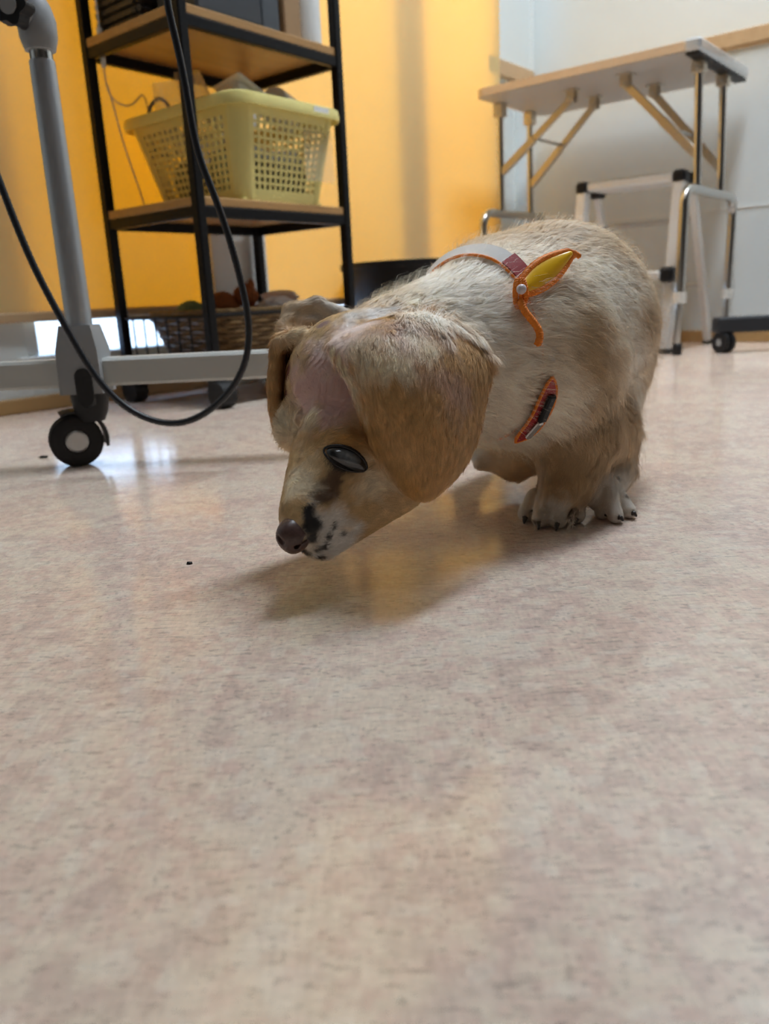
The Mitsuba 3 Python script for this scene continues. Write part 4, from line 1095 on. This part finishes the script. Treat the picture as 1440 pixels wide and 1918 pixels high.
_, ci = cKDTree(root[rs.choice(K, 9000, replace=False)]).query(root)
ctr = np.zeros((9000, 3))
np.add.at(ctr, ci, root)
ctr /= np.maximum(np.bincount(ci, minlength=9000), 1)[:, None]
tuft = (ctr[ci] - root) * np.clip((ct_[:, 3:4] - .003) / .008, 0, 1)
tuft_tone = rs.uniform(.87, 1.12, 9000)[ci]
tuft_turn = rs.normal(0, .16, (9000, 3))[ci]
clump = np.stack([meshkit.noise(root * 260, s) - .5 for s in (21, 22, 23)], -1)
flow = flow + swirl * .9 + clump * .8 + tuft_turn + rs.normal(0, .13, (K, 3))
flow -= nrm * (flow * nrm).sum(1, keepdims=True)
flow /= np.linalg.norm(flow, axis=1, keepdims=True) + 1e-9
L_ = ct_[:, 3] * rs.uniform(.65, 1.25, K)
long_ = np.clip((ct_[:, 3] - .004) / .006, 0, 1)       # the coat of head and ears lies close
lift = (.16 + .22 * long_) + (.12 + .18 * long_) * rs.random(K) + .25 * long_ * (meshkit.noise(root * 200, 31) - .3)
guard = rs.random(K) < .05 * long_                      # a few longer guard hairs
L_ = np.where(guard, L_ * 1.5, L_)
lift = np.where(guard, lift + .45, lift)
p0 = root - nrm * .0004
p1 = root + L_[:, None] * (.50 * flow + .30 * lift[:, None] * 1.3 * nrm) + .22 * tuft
p2 = root + L_[:, None] * (.98 * flow + .42 * lift[:, None] * nrm + np.array([0, 0, -.10])) + .62 * tuft
p1[:, 2], p2[:, 2] = np.maximum(p1[:, 2], .0008), np.maximum(p2[:, 2], .0008)
sidev = np.cross(flow, nrm) + rs.normal(0, .35, (K, 3))
sidev /= np.linalg.norm(sidev, axis=1, keepdims=True)
wd = np.where(guard, .00008, .000105 + .00007 * long_)[:, None] * sidev
HVv = np.stack([p0 - wd, p0 + wd, p1 - wd * .8, p1 + wd * .8, p2], 1).reshape(-1, 3)
base_i = np.arange(K)[:, None] * 5
HF = np.concatenate([base_i + np.array([0, 1, 3]), base_i + np.array([0, 3, 2]), base_i + np.array([2, 3, 4])], 0)
hn = nrm + .6 * np.cross(flow, sidev) * np.sign((np.cross(flow, sidev) * nrm).sum(1, keepdims=True))
hn /= np.linalg.norm(hn, axis=1, keepdims=True)
tone = (rs.uniform(.80, 1.18, K) * tuft_tone)[:, None] * (1 + .30 * (meshkit.noise(root * 260, 21) - .5))[:, None]
hc = np.clip(ct_[:, :3] * tone, 0, 1)
hcol = np.stack([hc * .92, hc * .92, hc, hc, hc * 1.08], 1).reshape(-1, 3).clip(0, .95)
path = meshkit.write_ply((HVv, HF), False, None, hcol, normals=np.repeat(hn, 5, 0))
scene['dog__fur'] = {'type': 'ply', 'filename': path, 'face_normals': False, 'bsdf': {'type': 'ref', 'id': 'mat_fur'}}
labels['dog__fur'] = {'label': 'short tan and cream coat', 'kind': 'stuff'}

# eye: a dark ball with a clouded centre between dark lids
eb = trimesh.creation.icosphere(subdivisions=5)
loc = np.array(eb.vertices)
cloud = np.clip(1 - np.sqrt(((loc[:, 0] - .05) / .62) ** 2 + ((loc[:, 1] - .22) / .62) ** 2), 0, 1) ** .7 * (.7 + .6 * meshkit.noise(loc * [9, 3, 3]))
for k_, (mid_, ex, ey, out_) in enumerate(EYES):
    key = numbered('dog__eye')
    ball_ = trimesh.Trimesh(loc @ np.c_[ex * EL * 1.0, ey * EH * 1.08, out_ * .0085].T + mid_ - out_ * .0054, eb.faces if k_ == 0 else np.array(eb.faces)[:, ::-1], process=False)
    if ball_.volume < 0:
        ball_.invert()
    labels[key] = {'label': 'dark eye with a clouded centre'}
    scene[key] = ply(ball_, 'mat_eye', smooth=True, color=np.array([.008, .008, .009]) + cloud.clip(0, 1)[:, None] * np.array([.17, .20, .22]))
    q = np.linspace(0, 2 * math.pi, 97)[:-1]
    rim_ = mid_ + np.outer(np.cos(q) * EL * .97, ex) + np.outer(np.sin(q) * EH * (1.0 - .22 * np.cos(q) ** 2), ey)
    rim_ = to_surface(rim_, out_) + out_ * .0002
    put('eyelid', tube(rim_, .0006 + .0005 * np.maximum(np.sin(q), 0), 8, True), 'mat_lid', dog, True, room=False, label='dark eyelid rim')


def nose_field():
    h = .0005
    lo_, hi_ = np.min([np.array(c) - r - .003 for c, r in NOSE], 0), np.max([np.array(c) + r + .003 for c, r in NOSE], 0)
    n = np.ceil((hi_ - lo_) / h).astype(int)
    p = np.stack(np.meshgrid(*[lo_[k] + h * np.arange(n[k]) for k in range(3)], indexing='ij'), -1)
    d = np.full(p.shape[:-1], 1.0)
    for c, r in NOSE:
        d = smooth_min(d, np.linalg.norm(p - np.array(c), axis=-1) - r, .006)
    for a, ra, b, rb in NOSTRILS:
        d = -smooth_min(-d, round_cone(p, a, ra, b, rb), .0015)
    return surface_nets(d, lo_, h)


put('nose', trimesh.Trimesh(*nose_field(), process=False), 'mat_nose', dog, True, room=False, label='dark brown nose')
for p, q in CLAWS:
    p, q = np.array(p), np.array(q)
    put('claw', tube(np.array([p, p + (q - p) * .5 + [0, 0, .0006], [q[0], q[1], max(q[2] - .0006, .0006)]]), [.0019, .0016, .0006], 8), 'mat_claw', dog, True, room=False, label='dark claw')

# ------------------------------------------------------------------ the collar and its bow
cc_, cn = np.array(COLLAR[0]), np.array(COLLAR[1])
cx, cy, cn = frame(cn)
phi = np.linspace(0, 2 * math.pi, 145)[:-1]
dirs = np.outer(np.cos(phi), cx) + np.outer(np.sin(phi), cy)
ts = np.arange(.02, .11, .0005)


def reach(offset):
    pts = (cc_ + cn * offset) + dirs[:, None] * ts[None, :, None]
    val = map_coordinates(field, ((pts - lo) / H).transpose(2, 0, 1), order=1, cval=1.0, mode='nearest')
    hit = np.where(val > 0, ts[None], 9).min(1).clip(.03, .10)
    k = np.exp(-np.arange(-6, 7) ** 2 / 12)
    return np.convolve(np.r_[hit[-12:], hit, hit[:12]], k / k.sum(), 'same')[12:-12]


r0, r1 = reach(-.004), reach(.004)
co = thing('pet_collar', 'white collar with orange braided edge and bow around the neck of the dog', 'collar')
rise = np.clip((dirs[:, 2] - .35) / .5, 0, 1)          # it stands proud on the nape and sinks into the coat below
ring_a = cc_ - cn * .0040 + dirs * (r0 + .0012 + .0036 * rise)[:, None]
ring_b = cc_ + cn * .0040 + dirs * (r1 + .0016 + .0062 * rise)[:, None]
g = np.stack([ring_a, ring_b], 0)
g = np.concatenate([g, g[:, :1]], 1)
put('band', grid_mesh(g, .0016), 'mat_collar', co, 40, room=False)


def braid(path, r, closed=False, twist=9.0):
    p = np.asarray(path, float)
    s = np.r_[0, np.cumsum(np.linalg.norm(np.diff(p, axis=0), axis=1))]
    n = max(24, int(s[-1] / .0006))
    q = np.stack([np.interp(np.linspace(0, s[-1], n), s, p[:, k]) for k in range(3)], -1)
    t = np.gradient(q, axis=0)
    t /= np.linalg.norm(t, axis=1, keepdims=True)
    u = np.cross(t, cn + .01)
    u /= np.linalg.norm(u, axis=1, keepdims=True)
    w = np.cross(t, u)
    ph = np.linspace(0, s[-1], n) * twist * 160
    return join(*[tube(q + r * .55 * (np.cos(ph + o)[:, None] * u + np.sin(ph + o)[:, None] * w), r * .62, 5) for o in (0, 2.094, 4.189)])


put('braided_edge', braid(np.vstack([ring_a + dirs * .0004 - cn * .0006, (ring_a + dirs * .0004 - cn * .0006)[:1]]), .0009), 'mat_orange', co, True, room=False)
view = np.array([0, -1.0, .1])
bow = np.array(BOW_AT[0]) + np.array([0, -.009, .002])
lp = [np.array(x) + np.array([0, -.016, .007]) for x in LOOP]
tip = lp[2]
axis_ = (tip - bow) / np.linalg.norm(tip - bow)
sidev_ = np.cross(axis_, view)
sidev_ /= np.linalg.norm(sidev_)
t_ = np.linspace(0, 1, 40)
ln = np.linalg.norm(tip - bow)
half = .0075 * np.sin(np.pi * (.10 + .80 * t_) ** .9)
up_edge, dn_edge = [bow + np.outer(t_ * ln, axis_) + np.outer(s * half, sidev_) for s in (1, -1)]
s_ = np.linspace(-1, 1, 15)
leaf = np.array([[bow + axis_ * t * ln + sidev_ * h_ * s + np.cross(sidev_, axis_) * .0025 * (1 - s * s) for s in s_] for t, h_ in zip(t_, half)])
lf = put('bow_loop', grid_mesh(leaf, .0008), 'mat_gold', co, True, room=False, label='shiny golden ribbon loop with orange braid')
put('braid', join(braid(up_edge, .0019), braid(dn_edge, .0019), braid(np.array([up_edge[-1], tip + axis_ * .004 + sidev_ * .002, dn_edge[-1]]), .0019), braid(curve([tip, tip + axis_ * .004 + sidev_ * .002, tip + axis_ * .006 + sidev_ * .005], 20), .0016)), 'mat_orange', lf, True, room=False)
put('knot', join(*[braid(curve([bow + np.array([.002 * math.cos(o), -.001, .007]), bow + np.array([.0036 * math.cos(o), -.003, .001 * math.sin(o)]), bow + np.array([.002 * math.cos(o), -.001, -.010])], 30), .0011) for o in np.linspace(0, math.pi, 5)]), 'mat_orange', co, True, room=False)
put('pearl', ball(bow + np.array([0, -.006, .001]), .0030, 3), 'mat_pearl', co, True, room=False, label='small white pearl on the bow')
tl_ = curve([np.array(x) + np.array([.0, -.010, .002]) for x in TAIL], 50)
put('ribbon_tail', braid(tl_, .0021), 'mat_orange', co, True, room=False, label='hanging end of orange braid')


def near_ring(p):
    return int(np.argmin(np.linalg.norm((ring_a + ring_b) / 2 - np.array(p), axis=1)))


i0, i1 = near_ring(RED[0]), near_ring(RED[2])
ia = np.arange(i0 - 3, i0 + 4) % 144
put('red_ribbon', grid_mesh(np.stack([ring_a[ia] + dirs[ia] * .0016, ring_b[ia] + dirs[ia] * .0016], 0), .0012), 'mat_red', co, 40, room=False)
j0, j1 = near_ring(BUCKLE[0]), near_ring(BUCKLE[2])
step = 1 if (j1 - j0) % 144 < 72 else -1
n_ = min((j1 - j0) % 144, (j0 - j1) % 144) + 7
ib = (j0 + step * np.arange(n_)) % 144
gs = np.stack([ring_a[ib] + dirs[ib] * .0050 - cn * .004, ring_b[ib] + dirs[ib] * .0050], 0)
gs[:, :, :] += (gs.mean(0) - gs) * np.abs(np.linspace(-1, 1, n_))[None, :, None] ** 4
put('red_ribbon', grid_mesh(gs, .0014), 'mat_red', co, 40, room=False)
put('braid', join(braid(gs[0], .0010), braid(gs[1], .0010)), 'mat_orange', co, True, room=False)
m_ = n_ // 2
bp = gs.mean(0)
bu = put('buckle', bar(bp[int(n_ * .22)] + dirs[ib[m_]] * .003, bp[int(n_ * .52)] + dirs[ib[m_]] * .003, .0034, .0065, .001, cn), 'mat_black', co, room=False, label='black plastic buckle')
put('clasp', bar(bp[int(n_ * .55)] + dirs[ib[m_]] * .003, bp[int(n_ * .80)] + dirs[ib[m_]] * .0026, .0030, .0050, .001, cn), 'mat_zinc', bu, room=False)
